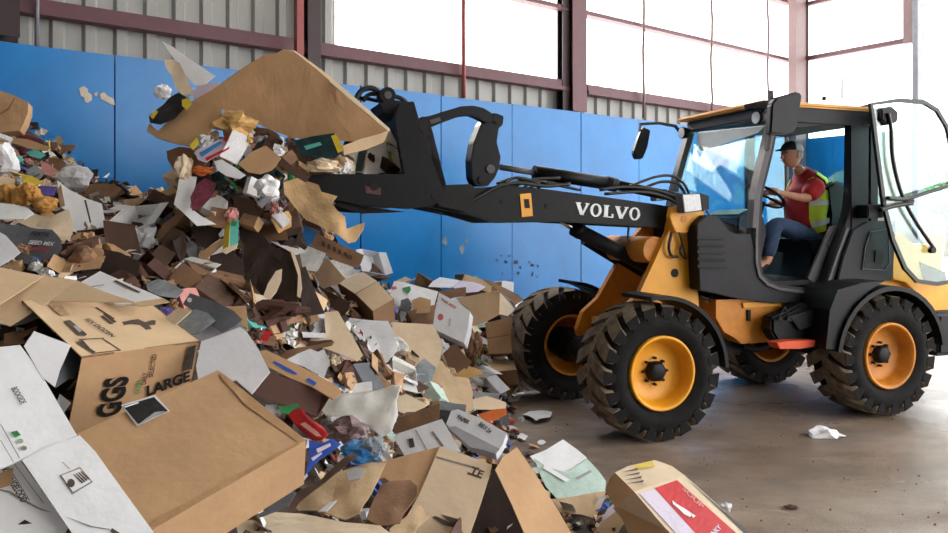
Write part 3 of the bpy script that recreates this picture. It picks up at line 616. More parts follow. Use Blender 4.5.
def loft(name, rows, m, a0=0, a1=360, par=drv, n=28, th=0):
    """rows: (centre, forward half-width, sideways half-width); angle 0 = straight ahead"""
    bm = new(); rg = []; P_ = [r[0] for r in rows]; full = (a1-a0) >= 360
    for i, (c, rf, rl) in enumerate(rows):
        ax = (P_[min(i+1, len(P_)-1)]-P_[max(i-1, 0)]).normalized(); f = GW.cross(ax).normalized(); f = f if f.dot(FW) > 0 else -f
        row = []
        for k in range(n if full else n+1):
            a = math.radians(a0+(a1-a0)*k/n); w = 1+.015*math.sin(a*5+i*1.3)
            row.append(bm.verts.new(c+f*(math.cos(a)*rf*w)+GW*(math.sin(a)*rl*w)))
        rg.append(row)
    m_ = len(rg[0])
    for i in range(len(rg)-1):
        for k in range(m_ if full else m_-1): bm.faces.new((rg[i][k], rg[i][(k+1) % m_], rg[i+1][(k+1) % m_], rg[i+1][k]))
    if full: bm.faces.new(rg[0]); bm.faces.new(rg[-1][::-1])
    return link(bm, name, m, par, smooth=True)
sp = [(LP(814, 241, .9), .15, .19), (LP(811, 230, .9), .18, .20), (LP(808, 216, .9), .195, .20), (LP(807, 202, .9), .19, .21), (LP(808, 191, .9), .17, .21), (LP(807, 182, .9), .13, .19), (LP(804, 176, .9), .09, .13), (LP(801, 171, .9), .068, .075)]
loft('shirt', sp, M_SHIRT)
skin_obj('sleeve', [shn+Z*.02, shn.lerp(eln, .5), shn.lerp(eln, .95)], [(0, 1), (1, 2)], [.105, .095, .078], M_SHIRT, drv); skin_obj('sleeve', [shf+Z*.02, shf.lerp(elf, .5), shf.lerp(elf, .95)], [(0, 1), (1, 2)], [.10, .09, .075], M_SHIRT, drv)
vs_ = [(c, a+.012, b+.012) for c, a, b in sp[1:5]]
loft('vest', vs_, M_VEST, 48, 312)
loft('vest_shoulder', [(c, a+.012, b+.012) for c, a, b in sp[4:7]], M_VEST, 100, 260); loft('vest_strap', [(c, a+.014, b+.014) for c, a, b in sp[3:7]], M_VEST, 285, 312, n=6); loft('vest_strap', [(c, a+.014, b+.014) for c, a, b in sp[3:7]], M_VEST, 48, 75, n=6)
def mixr(t):
    i = min(int(t), len(sp)-2); u = t-i; return (sp[i][0].lerp(sp[i+1][0], u), sp[i][1]*(1-u)+sp[i+1][1]*u+.018, sp[i][2]*(1-u)+sp[i+1][2]*u+.018)
for t in (1.45, 2.75): loft('reflective_band', [mixr(t), mixr(t+.35)], M_SILV, 50, 310)
loft('reflective_band', [mixr(2.9), mixr(3.6), mixr(4.3), mixr(5.2)], M_SILV, 290, 300, n=4)
skin_obj('jeans', [hip, hpn, knn, ann+Z*.03, hpf, knf, anf+Z*.03], [(0, 1), (1, 2), (2, 3), (0, 4), (4, 5), (5, 6)], [.14, .105, .082, .066, .105, .082, .066], M_JEAN, drv)
for a, t in ((ann, ton), (anf, tof)):
    skin_obj('boot', [a, a.lerp(t, .5)-Z*.03, t-Z*.03], [(0, 1), (1, 2)], [.05, .045, .038], M_BLK2, drv)
def ellip(bm, c, rx, rz, ry, ax=FW, seg=20, rings=12, mi=0, zmin=-2, zmax=2, f=None):
    rows = []
    for i in range(rings+1):
        ph = math.pi*i/rings-math.pi/2; zz = math.sin(ph)
        if zz < zmin or zz > zmax: continue
        rows.append([])
        for k in range(seg):
            th = 2*math.pi*k/seg; p = Vector((math.cos(ph)*math.cos(th), math.cos(ph)*math.sin(th), zz))
            if f: p = f(p)
            rows[-1].append(bm.verts.new(c+ax*(p.x*rx)+GW*(p.y*ry)+Z*(p.z*rz)))
    for i in range(len(rows)-1):
        for k in range(seg):
            q = bm.faces.new((rows[i][k], rows[i][(k+1) % seg], rows[i+1][(k+1) % seg], rows[i+1][k])); q.smooth = True; q.material_index = mi
def headf(p):
    x = p.x
    if p.x > .3 and p.z < 0: x = p.x*(1+.10*math.sin(-p.z*2.6))
    y = p.y*(1-.22*max(0, -p.z))
    if p.x < 0 and p.z < -.3: x *= .8
    return Vector((x, y, p.z))
bm = new(); ellip(bm, hd, .104, .125, .084, seg=28, rings=18, f=headf)
nb = hd+FW*.098-Z*.005
tube(bm, [nb+Z*.02-FW*.01, nb+FW*.012-Z*.012, nb+FW*.02-Z*.03, nb-Z*.038], [.008, .012, .016, .008], 8)
for sgn in (-1, 1):
    c = hd+GW*sgn*.078-Z*.01; ellip(bm, c, .018, .03, .012, seg=10, rings=8)
    link_pts = hd+FW*.088+GW*sgn*.03+Z*.012; ellip(bm, link_pts, .010, .008, .013, seg=8, rings=6, mi=1)
    tube(bm, [hd+FW*.093+GW*sgn*.045+Z*.03, hd+FW*.098+GW*sgn*.02+Z*.033], .005, 6, mi=2)
tube(bm, [hd+FW*.098-GW*.022-Z*.062, hd+FW*.104-Z*.06, hd+FW*.098+GW*.022-Z*.062], .006, 6, mi=3)
link(bm, 'head', [M_SKIN, M_BLK, M_HAIR, mat((160, 90, 84))], drv)
bm = new(); ellip(bm, hd+Z*.01-FW*.004, .106, .118, .085, seg=24, rings=14, zmin=-.5, zmax=.3, f=lambda p: p if p.x < .35 else Vector((.35, p.y, p.z))); link(bm, 'hair', M_HAIR, drv)
bm = new(); ellip(bm, hd+Z*.035, .112, .095, .092, seg=24, rings=14, zmin=-.05); 
for fc in bm.faces:
    if (fc.calc_center_median()-hd).dot(FW) < .02: fc.material_index = 1
cp = link(bm, 'cap', [M_CAP, M_CAPB], drv)
bm = new(); br = [hd+Z*.045+FW*(.085+.085*math.cos(a))+GW*(.078*math.sin(a))-Z*.02*math.cos(a) for a in [math.pi/2-math.pi*k/12 for k in range(13)]]
prism(bm, br, Z*.01); link(bm, 'cap_brim', M_CAP, cp)
def hand(w, h, name='hand'):
    d = (h-w).normalized(); sd_ = GW; bm = new()
    up = d.cross(sd_).normalized()
    if up.z < 0: up = -up
    c = w+d*.05
    tube(bm, [w, w+d*.03, c+d*.02, c+d*.045], [.024, .034, .038, .03], 10)
    for k, (o_, L_) in enumerate(((-.027, .07), (-.009, .08), (.009, .076), (.027, .062))):
        b0 = c+d*.04+sd_*o_; tube(bm, [b0, b0+d*L_*.4-Z*.006, b0+d*L_*.6-Z*.03, b0+d*L_*.3-Z*.048], [.010, .0095, .009, .007], 7)
    tube(bm, [w+d*.03-sd_*.03, w+d*.06-sd_*.05-Z*.01, w+d*.085-sd_*.04-Z*.03], [.012, .011, .008], 7)
    link(bm, name, M_SKIN, drv)
hand(wrn, hnn); hand(wrf, hnf)
# ---------------- rubbish heap: height field ----------------
CP = '''-60,533,1.9 0,533,2.0 0,430,2.45 0,350,2.95 0,280,3.6 0,230,4.2 0,180,4.75 0,130,5.3 0,98,5.6 -90,300,3.2 -120,150,4.6
60,533,2.1 60,400,2.95 60,300,3.5 60,240,4.2 55,190,4.9 60,160,5.5 100,533,2.2 100,450,2.62 100,370,3.2 100,300,3.65 100,250,4.3 100,205,5.2 100,188,6.0
200,533,2.45 200,450,2.8 200,380,3.35 200,320,3.9 200,260,4.6 190,215,5.1 150,198,6.1 250,300,4.3 230,240,4.7 235,190,4.95 280,215,5.0 300,250,5.2 320,280,5.6
300,533,2.9 300,450,3.4 300,390,4.1 290,330,4.7 400,533,3.3 400,450,4.35 380,390,5.1 370,330,6.0 350,290,6.6 420,330,6.6 400,295,7.5 450,300,7.9
460,533,3.6 460,460,4.5 450,400,5.6 470,350,6.9 500,533,3.85 500,470,4.7 510,350,7.5 515,315,8.0 490,400,6.5
335,266,6.4 345,272,6.8 362,276,7.2 400,292,7.5 540,500,4.4 560,533,3.95 580,470,4.95 600,505,4.3 660,490,4.2 690,533,3.75'''
cpw = []
for q in CP.split():
    x, y, Y = map(float, q.split(',')); p = W(x, y, Y); cpw.append((p.x, p.y, max(p.z, 0.0)))
for x, y in ((530, 395), (545, 420), (545, 450), (620, 455), (700, 500), (760, 533), (560, 390), (620, 420), (700, 440), (560, 360), (640, 350), (800, 533)):
    Y = CAMH*F_PX/(y-HY); p = W(x, y, Y); cpw.append((p.x, p.y, -0.12))
for p in ((1.7, 2.0), (2.5, 1.0), (1.3, 1.0), (3, 4), (.2, .5), (1.0, 2.6)): cpw.append((p[0], p[1], .05))
for p in ((-3.5, .5, .8), (-6, 2, 1.5), (-7, .5, 1.4), (-1.0, .6, .7), (-6.5, 4.2, 2.3)): cpw.append(p)
for t, z in ((-5.4, 1.55), (-4.6, 1.12), (-3.9, .75), (-3.0, .7), (-2.2, .62), (-1.8, .42)):
    p = BW+UW*t; cpw.append((p.x, p.y, z))
C_ = np.array(cpw)
def _tps():
    P = C_[:, :2]; n = len(P); d = np.linalg.norm(P[:, None]-P[None], axis=2); K = np.where(d > 0, d*d*np.log(d+1e-12), 0)+np.eye(n)*.02
    A = np.zeros((n+3, n+3)); A[:n, :n] = K; A[:n, n] = 1; A[:n, n+1:] = P; A[n, :n] = 1; A[n+1:, :n] = P.T
    return np.linalg.solve(A, np.concatenate([C_[:, 2], np.zeros(3)]))
_w = _tps()
def hgt(x, y):
    d = np.hypot(C_[:, 0]-x, C_[:, 1]-y); n = len(C_)
    return float(np.clip((_w[:n]*(d*d*np.log(d+1e-12))).sum()+_w[n]+_w[n+1]*x+_w[n+2]*y, -.15, 2.75))
GX0, GX1, GY0, GY1, GS = -8.0, 3.6, .4, 10.6, .07
gx = np.arange(GX0, GX1, GS); gy = np.arange(GY0, GY1, GS)
HG = np.array([[hgt(x, y) if x < 2.0 else -.15 for y in gy] for x in gx])
def hq(x, y):
    i = (x-GX0)/GS; j = (y-GY0)/GS
    if i < 0 or j < 0 or i >= len(gx)-1 or j >= len(gy)-1: return -.15
    a, b = int(i), int(j); u, v = i-a, j-b
    return HG[a, b]*(1-u)*(1-v)+HG[a+1, b]*u*(1-v)+HG[a, b+1]*(1-u)*v+HG[a+1, b+1]*u*v
def hit(px, py):
    r = ray(px, py); Y = 1.0
    while Y < 12:
        p = Vector((r.x*Y, Y, CAMH+r.z*Y))
        if p.z < max(hq(p.x, p.y), 0.0): return Y
        if (p-BW).dot(NW) > -.1: return Y
        Y += .02
    return 12
# dark core of the heap, set a little under the loose pieces that cover it
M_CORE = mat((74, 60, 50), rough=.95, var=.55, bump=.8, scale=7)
def core():
    bm = new(); vs = {}
    for i in range(0, len(gx)):
        for j in range(0, len(gy)):
            x, y = float(gx[i]), float(gy[j]); z = HG[i, j]
            p = Vector((x, y, 0)); dw = (p-BW).dot(NW)
            if dw > -.02 or z < .02 or (p-BW).dot(UW) < -14.1: continue
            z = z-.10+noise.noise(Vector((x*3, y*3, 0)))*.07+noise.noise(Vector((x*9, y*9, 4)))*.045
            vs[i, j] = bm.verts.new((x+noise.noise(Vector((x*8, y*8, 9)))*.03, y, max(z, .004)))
    for (i, j) in list(vs):
        q = [vs.get((i, j)), vs.get((i+1, j)), vs.get((i+1, j+1)), vs.get((i, j+1))]
        if all(q): bm.faces.new(q)
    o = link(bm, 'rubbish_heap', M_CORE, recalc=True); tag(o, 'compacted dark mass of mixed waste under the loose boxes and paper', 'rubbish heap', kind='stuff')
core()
# ---------------- palette for the pieces ----------------
PAL = {
 'tan': mat((214, 185, 149), var=.07, scale=4), 'ltan': mat((230, 207, 176), var=.07, scale=4), 'kraft': mat((190, 152, 113), var=.09, scale=4), 'brown': mat((140, 106, 80), var=.14, scale=5),
 'dbrown': mat((88, 66, 54), var=.2, scale=5), 'vdark': mat((56, 42, 36), var=.25, scale=5), 'choc': mat((84, 56, 48), var=.1, scale=4), 'white': mat((236, 237, 241), var=.04, scale=4, rough=.7),
 'grey': mat((160, 160, 164), var=.06, scale=5), 'lgrey': mat((208, 209, 214), var=.05, scale=5), 'cream': mat((228, 208, 180), var=.08, scale=5), 'black': mat((28, 27, 28), var=.2, rough=.45), 'gold': mat((206, 164, 104), var=.14, scale=8),
 'red': mat((198, 38, 44), rough=.4, var=.1), 'blue': mat((46, 84, 176), rough=.4, var=.1), 'lblue': mat((60, 130, 196), rough=.4, var=.15), 'green': mat((52, 134, 74), rough=.5, var=.1), 'teal': mat((96, 188, 180), rough=.5, var=.1),
 'yellow': mat((226, 200, 66), rough=.5, var=.1), 'orange': mat((206, 104, 46), rough=.5, var=.15), 'pink': mat((216, 150, 144), rough=.6, var=.1), 'maroon': mat((112, 46, 62), rough=.6, var=.3, scale=30), 'purple': mat((96, 88, 170), rough=.5, var=.15),
 'dgreen': mat((28, 62, 66), rough=.45, var=.4, scale=20), 'plastic': mat((236, 235, 230), rough=.3, var=.06, kind='plastic'), 'clear': mat((176, 184, 192), rough=.2, var=.2, scale=14, kind='plastic'), 'ocard': mat((200, 146, 76), var=.18, scale=8), 'dgrey': mat((96, 98, 104), var=.12), 'mauve': mat((128, 106, 108), rough=.6, var=.3, scale=20),
 'pgreen': mat((190, 214, 204), rough=.6, var=.1, scale=10), 'news': mat((220, 218, 214), var=.16, scale=26, rough=.8), 'lilac': mat((214, 204, 222), var=.04, rough=.5)}
EDGE = mat((150, 112, 74), var=.3, scale=60)
POLYS = []; SCL = {}
ANCH = []      # (px, py, short name) used for saying where the small scraps lie
def nrm(t, a):
    t, a = math.radians(t), math.radians(a); return Vector((math.sin(t)*math.sin(a), -math.sin(t)*math.cos(a), math.cos(t)))
def on_plane(px, py, P, n):
    r = ray(px, py); C0 = Vector((0, 0, CAMH)); k = (P-C0).dot(n)/r.dot(n); return C0+r*k
def sheet_geo(pts, n, th, warp, cuts, seed, mi=0, bm=None):
    bm2 = bm or new(); o = sum(pts, Vector())/len(pts)
    vs = [bm2.verts.new(p) for p in pts]
    f = bm2.faces.new(vs)
    if cuts:
        r = bmesh.ops.triangulate(bm2, faces=[f]); fs = r['faces']; es = list({e for g in fs for e in g.edges})
        bmesh.ops.subdivide_edges(bm2, edges=es, cuts=cuts, use_grid_fill=True)
    for v in bm2.verts:
        p = v.co-o
        d = noise.noise(Vector((p.x*3.1+seed, p.y*3.1, p.z*3.1)))*warp+noise.noise(Vector((p.x*11, p.y*11+seed, p.z*11)))*warp*.35
        v.co = v.co+n*d
    fs = bm2.faces[:]
    r = bmesh.ops.extrude_face_region(bm2, geom=fs); nv = [g for g in r['geom'] if isinstance(g, bmesh.types.BMVert)]
    for v in nv: v.co = v.co-n*th
    return bm2
def S(name, cat, label, m, poly, tilt=45, az=0, lift=.0, th=.004, warp=.01, Y=None, cuts=3, parent=None, group=None, anchor=True, smooth=False):
    q = px2(poly); cx = sum(a for a, b in q)/len(q); cy = sum(b for a, b in q)/len(q)
    Y0 = Y if Y else hit(cx, cy)-lift-.04
    k_ = 1.0
    if Y:
        if parent is not None: k_ = SCL.get(parent.name, 1.0)
        else: k_ = min(1.0, (hit(cx, cy)-.05)/Y)
        Y0 = Y*k_
    POLYS.append(q)
    n = nrm(tilt, az); P0 = W(cx, cy, Y0); r = ray(cx, cy).normalized()
    if n.dot(-r) < .17: n = (n - r*(.25)).normalized()
    pts = [on_plane(x, y, P0, n) for x, y in q]
    bm = sheet_geo(pts, n, th, warp, cuts, len(label or name)*1.7+cx*.01)
    if parent is None:     # keep resting pieces out of the floor
        mz = min(v.co.z for v in bm.verts)
        if mz < .003:
            for v in bm.verts: v.co.z = max(v.co.z, .003+ (0 if v.co.z < 0 else 0)) if v.co.z < .003 else v.co.z
    o = link(bm, name, PAL[m] if isinstance(m, str) else m, parent, smooth=smooth)
    if parent is None:
        tag(o, label, cat, group)
        if anchor and not label is None: ANCH.append((cx, cy, label))
    PLN[o.name] = (P0, n); SCL[o.name] = k_; return o
PLN = {}
def decal(o, poly, m, name='print', up=.003, warp=0.0):
    P0, n = PLN[o.name]; pts = [on_plane(x, y, P0+n*up, n) for x, y in px2(poly)]
    bm = new(); vs = [bm.verts.new(p) for p in pts]; bm.faces.new(vs); return link(bm, name, PAL[m] if isinstance(m, str) else m, o)
def write(o, body, a, b, ht_px, m='black', name='lettering', bold=.02, up=.004, flip=False):
    P0, n = PLN[o.name]; A = on_plane(a[0], a[1], P0+n*up, n); B = on_plane(b[0], b[1], P0+n*up, n)
    xd = (B-A).normalized(); yd = n.cross(xd).normalized(); 
    if flip: yd = -yd
    return text_mesh(body, A, xd, yd, (B-A).length, ht_px*A.y/F_PX, PAL[m], name, o, bold)
# ---- boxes recovered from three edges that meet in one visible corner ----
def solve_box(c0, ends, Y0, hint):
    r0 = np.array(ray(*c0)); rs = [np.array(ray(*e)) for e in ends]; P0 = r0*Y0; Ys = np.array([Y0*(1+h) for h in hint])
    def res(Ys):
        E = [rs[i]*Ys[i]-P0 for i in range(3)]; L = [np.linalg.norm(e) for e in E]
        return np.array([E[0].dot(E[1])/(L[0]*L[1]), E[1].dot(E[2])/(L[1]*L[2]), E[0].dot(E[2])/(L[0]*L[2])]+[.45*(Ys[i]/Y0-1-hint[i]) for i in range(3)])
    lam = 1e-2
    for _ in range(80):
        r = res(Ys); J = np.zeros((6, 3))
        for k in range(3):
            d = Ys.copy(); d[k] += 1e-5; J[:, k] = (res(d)-r)/1e-5
        st = np.linalg.solve(J.T@J+lam*np.eye(3)*1e-3, -J.T@r); Ys = np.clip(Ys+st*.7, .3*Y0, 2*Y0)
    E = [rs[i]*Ys[i]-P0 for i in range(3)]; L = [np.linalg.norm(e) for e in E]
    Q = np.array([e/l for e, l in zip(E, L)])
    off = np.array([0, 0, CAMH])
    return Vector(P0+off), [Vector(Q[i]*L[i]) for i in range(3)], np.abs(res(Ys)[:3]).max()
BOXES = {}
def B(name, cat, label, m, c0, ends, hint, Y=None, lift=0.0, open_=None, inner=None, th=.006, parent=None, flaps=(), bulge=.0, group=None, mfaces=None, scale3=None):
    """closed or open carton; face k/+ is the far end of edge k"""
    Y0 = Y if Y else hit(*c0)-lift
    P, E, err = solve_box(c0, ends, Y0, hint)
    if scale3: E[2] = E[2].normalized()*scale3
    bm = new(); a, b, c = E; u = [e.normalized() for e in E]
    mats = [PAL[m], PAL[inner or m], EDGE]
    if mfaces: mats += [PAL[x] for x in mfaces.values()]
    faces = {'0-': (P, b, c, u[0]), '0+': (P+a, b, c, -u[0]), '1-': (P, a, c, u[1]), '1+': (P+b, a, c, -u[1]), '2-': (P, a, b, u[2]), '2+': (P+c, a, b, -u[2])}
    for k, (o, p, q, nn) in faces.items():
        if open_ and k in open_: continue
        mi = 0
        if mfaces and k in mfaces: mi = 3+list(mfaces).index(k)
        g = 4; vs = [[bm.verts.new(o+p*(i/g)+q*(j/g)-nn*(bulge*math.sin(math.pi*i/g)*math.sin(math.pi*j/g)+ (noise.noise((o+p*(i/g)+q*(j/g))*4)*.006 if 0 < i < g or 0 < j < g else 0)*(1 if 0 < i < g and 0 < j < g else 0))) for j in range(g+1)] for i in range(g+1)]
        vi = [[bm.verts.new(o+p*(i/g)+q*(j/g)+nn*th) for j in range(g+1)] for i in range(g+1)] if open_ else None
        for i in range(g):
            for j in range(g):
                bm.faces.new((vs[i][j], vs[i+1][j], vs[i+1][j+1], vs[i][j+1])).material_index = mi
                if vi: bm.faces.new((vi[i][j], vi[i][j+1], vi[i+1][j+1], vi[i+1][j])).material_index = 1
        if vi:
            bd = [(i, 0) for i in range(g)]+[(g, j) for j in range(g)]+[(i, g) for i in range(g, 0, -1)]+[(0, j) for j in range(g, 0, -1)]
            for t_ in range(len(bd)):
                A_, B_ = bd[t_], bd[(t_+1) % len(bd)]; bm.faces.new((vs[A_[0]][A_[1]], vs[B_[0]][B_[1]], vi[B_[0]][B_[1]], vi[A_[0]][A_[1]])).material_index = 2
    if not open_: bmesh.ops.remove_doubles(bm, verts=bm.verts, dist=.0005)
    o = link(bm, name, mats, parent)
    if parent is None: tag(o, label, cat, group); ANCH.append((c0[0], c0[1], label))
    BOXES[o.name] = (P, E)
    return o
def bface(o, k):
    """register the plane of face k ('0-', '2-' ...) of a box for decals; outward normal"""
    P, E = BOXES[o.name]; i = int(k[0]); n = E[i].normalized(); n = -n if k[1] == '-' else n
    PLN[o.name] = ((P if k[1] == '-' else P+E[i]), n); return o
def flap_px(o, poly, m, Yc, tilt, az, name='flap', th=.005, warp=.004):
    return S(name, None, None, m, poly, tilt, az, Y=Yc, th=th, warp=warp, parent=o, cuts=2)
def tape(o, face, a_, b_, w=.05, m='gold', name='tape'):
    P, E = BOXES[o.name]; return None
def crumple(name, cat, label, m, cx, cy, wpx, hpx, depth=.8, lift=.0, Y=None, amp=.35, freq=2.2, group=None, seed=None, parent=None, sub=3, rot=0, anchor=True):
    Y0 = min(Y, hit(cx, cy)-.04) if Y else hit(cx, cy)-lift; c = W(cx, cy, Y0); s = Y0/F_PX; POLYS.append([(cx+wpx*.4*math.cos(k), cy+hpx*.4*math.sin(k)) for k in range(6)]); rnd = random.Random(seed if seed is not None else cx*7+cy)
    bm = new(); bmesh.ops.create_icosphere(bm, subdivisions=sub, radius=1); o_ = Vector((rnd.uniform(0, 50), rnd.uniform(0, 50), rnd.uniform(0, 50)))
    R = Matrix.Rotation(math.radians(rot), 3, 'Y')
    for v in bm.verts:
        p = v.co.copy(); d = 1+amp*(noise.noise(p*freq*.8+o_)*1.1)-amp*.55*abs(noise.noise(p*freq*1.7+o_))-amp*.05+amp*.10*noise.noise(p*freq*5+o_)
        p = p*d; p = R @ Vector((p.x*wpx*.5*s, p.y*max(hpx, wpx)*.5*s*depth, p.z*hpx*.5*s)); v.co = c+p
    if parent is None:
        for v in bm.verts: v.co.z = max(v.co.z, .004)
    ob = link(bm, name, PAL[m] if isinstance(m, str) else m, parent, smooth=False)
    if parent is None: 
        tag(ob, label, cat, group)
        if anchor: ANCH.append((cx, cy, label))
    return ob

# ---------------- distinct pieces, front of the heap ----------------
# big sealed tan carton
bx = B('cardboard_box', 'box', 'large flat tan cardboard box with a black square sticker, lowest at the heap front', 'kraft', (306, 440), [(218, 370), (150, 531), (304, 484)], (.28, -.22, -.0), Y=2.55, bulge=.002)
bface(bx, '2-'); decal(bx, '121,405 155,395 170,411 137,426', 'lgrey', 'sticker_edge', up=.003); s_ = decal(bx, '123,406 154,397 168,411 138,424', 'black', 'sticker', up=.004)
decal(bx, '124,406.5 138,402 139,403 125,407.7', 'white', 'sticker_print', up=.005); decal(bx, '140,423 155,412 166,411 140,424', 'grey', 'sticker_print', up=.005)
decal(bx, '219.5,372 226,376 300,436 304,440 296,441 284,432 244,404 236,394 221,378', mat((172, 134, 96), var=.12), 'tape', up=.0025)
decal(bx, '142,529 156,526 300,444 296,443 150,522', mat((174, 136, 98), var=.1), 'fold_line', up=.002)
# printed egg carton
bx = B('egg_carton_box', 'box', 'printed tan box lettered with GGS on its side, behind the big flat tan box', 'tan', (82, 357), [(200, 341), (22, 300), (66, 440)], (.09, .25, .0), Y=2.8, open_=('0-',), inner='vdark', mfaces={'1-': 'kraft'})  # inside and front face coloured darker, imitating shade
bface(bx, '2-')
for a, b, h, m in (((52, 302), (70, 316), 4, 'grey'),): pass
def ink(c): return mat(c, var=.3, scale=60, bump=0)
INK = ink((88, 74, 66)); PAL['ink'] = INK; PAL['faint'] = ink((176, 146, 112)); PAL['paler'] = ink((150, 140, 134))
decal(bx, '64,321 70,320 87,334 85,336 78,335', 'ink'); decal(bx, '73,326 77,325 82,331 79,332', 'grey', up=.004)
write(bx, 'SIX DOZEN', (84, 319), (111, 337), 6, 'ink', flip=False); 
for q in ('95,307.5 97,307 115,318.5 113,319', '103,314 106,313 117,322 113,322.5', '100,316 103,315.5 114,324 110,324'): decal(bx, q, 'ink')
decal(bx, '122,322 131,320 138,319 145,322 152,320 160,321 157,325 149,325 152,329 146,330 140,325 131,324 124,325', 'ink')
for q in ('48,304.5 62,305.5 70,315 60,315', ): decal(bx, q, 'faint')
for q in ('76,342 79,341 96,352 92,353', '79,339 104,337.5 104,338.3 79,339.8', '103,338 121,350 120,351 102,338.5', '92,353 121,349.5 121,350.5 92,354', '80,340 83,340 90,348 86,349'): decal(bx, q, 'faint' if 'x' in q else 'ink')
bface(bx, '1-')
write(bx, 'GGS', (120, 415), (130, 376), 25, 'black', bold=.04, flip=False)
write(bx, 'LARGE', (147, 397), (190, 381), 13, 'black', bold=.04)
write(bx, 'FRESH', (140, 393), (142, 380), 5, 'green', bold=.02); write(bx, 'DAILY', (146, 384), (148, 372), 5, 'choc', bold=.02); write(bx, 'SELECTED', (153, 377), (157, 354), 5, 'choc', bold=.02)
decal(bx, '183,371 188,347 196,345 192,369', 'ink', up=.003)
flap_px(bx, '34,331 71,345 60,370 55,387 42,377 24,346', 'white', 2.78, 62, 25); flap_px(bx, '70,345 82,357 78,372 56,388 60,370', 'dgrey', 2.86, 70, 60)  # dark grey piece paints the shade of the open end
flap_px(bx, '22,300 38,301 76,340 82,357 70,346', 'tan', 2.98, 25, 0, 'flap')
# white printed carton
wc = S('white_carton', 'box', 'opened white carton with green dots and black lettering beside the big flat tan box', 'white', '-14,349 0,347 20,345 40,372 77,435 20,459.5 0,468 -14,472', 38, 28, Y=2.35, warp=.004)
write(wc, 'BOOKSIDE', (11, 388.5), (21, 404.5), 5.4, 'ink', bold=.02, flip=False); decal(wc, '11,432 17,430.5 21,435 15,437.5', 'green')
for c_, m_ in (((20.5, 441), 'paler'), ((24, 448), 'paler')): decal(wc, ' '.join('%.1f,%.1f' % (c_[0]+3.2*math.cos(k*.9), c_[1]+2.5*math.sin(k*.9)) for k in range(7)), mat((140, 176, 140), var=.1) if c_[1] < 444 else 'paler')
for q in ('0,424 1,424 20,458 19,458.5', '0,440 .8,440 14,462 13,462', '31,360 31.8,360 44,381 43.4,381'): decal(wc, q, 'paler')
f1 = S('flap', None, None, 'white', '22,460 50,446 79.6,435 95,451 154,533 168,552 88,552 72,533', 36, 24, Y=2.18, parent=wc, warp=.004)
decal(f1, '60,475 80,467 93,482 73,494', 'paler'); decal(f1, '61.5,475.5 79.5,468.5 91,481.5 73,492', 'white', up=.004)
decal(f1, ' '.join('%.1f,%.1f' % (71+4*math.cos(k*.7), 483+4.4*math.sin(k*.7)) for k in range(9)), 'ink', up=.005)
for k in range(4): decal(f1, '%.1f,%.1f %.1f,%.1f %.1f,%.1f %.1f,%.1f' % (73+k*2.4, 474.5-k*1, 74+k*2.4, 474-k*1, 83.5+k*2.1, 482.5-k*1.2, 82+k*2.1, 483.4-k*1.2), 'ink', up=.005)
for q in ('66,517 67,517 92,526 110,529 110,530 90,527', '62,462 63,462 70,469 69,469', '110,531 112,528 120,533 118,538'): decal(f1, q, 'ink' if q[0] == '1' else 'paler')
f2 = S('flap', None, None, 'white', '-14,472 0,466 20,460 72,533 86,552 -14,552', 34, 20, Y=2.16, parent=wc, warp=.004)
write(f2, 'KOONGELOOD', (1, 470), (21.5, 503), 6, 'ink', bold=.03)
for q in ('8,467 9,467 30,500 29,500.5', '0,489 10,491 24,499 40,508 53,513 40,510 22,501 9,493 0,490.5', '14,464 14.8,464 44,503 43,503'): decal(f2, q, 'paler')
# opened tan carton at the edge
tcn = S('opened_tan_carton', 'box', 'opened tan carton with spread flaps behind the printed egg box', 'tan', '-12,265 0,267 43,275.5 0,304 -12,312', 30, 20, Y=3.15, warp=.004)
S('flap', None, None, 'tan', '43,275.5 76,280 50,301 10,326 0,323 -12,320 -12,312 0,304', 32, 10, Y=3.1, parent=tcn, warp=.003); S('flap', None, None, 'tan', '76,280 100,290 134,302 22.7,301 36,305 26,316 50,301', 30, 0, Y=3.15, parent=tcn, warp=.003)
S('flap', None, None, 'grey', '10,326 40,309 40,318 24,324', 60, 10, Y=3.12, parent=tcn); S('side', None, None, 'vdark', '-12,322 0,324 12,327 40,317 34,331 22,346 -12,352', 65, 10, Y=3.14, parent=tcn); S('side', None, None, 'brown', '0,341 38,326 36,331 0,349', 60, 10, Y=3.08, parent=tcn)
# white lid
wl2 = S('flat_white_box', 'box', 'flat white box lid lying behind the printed egg box', 'white', '70,288 86,279 100,271 134,286 166,300 140,305 116,304 92,296', 26, 0, Y=3.35, th=.01, warp=.003)
decal(wl2, '73,289 104,284 104,285 76,290', 'grey'); decal(wl2, '113,281 116,280 141,292 138,293', 'ink'); S('edge', None, None, 'tan', '131,304 142,301 163,298 170,302 141,307', 40, 0, Y=3.22, parent=wl2)
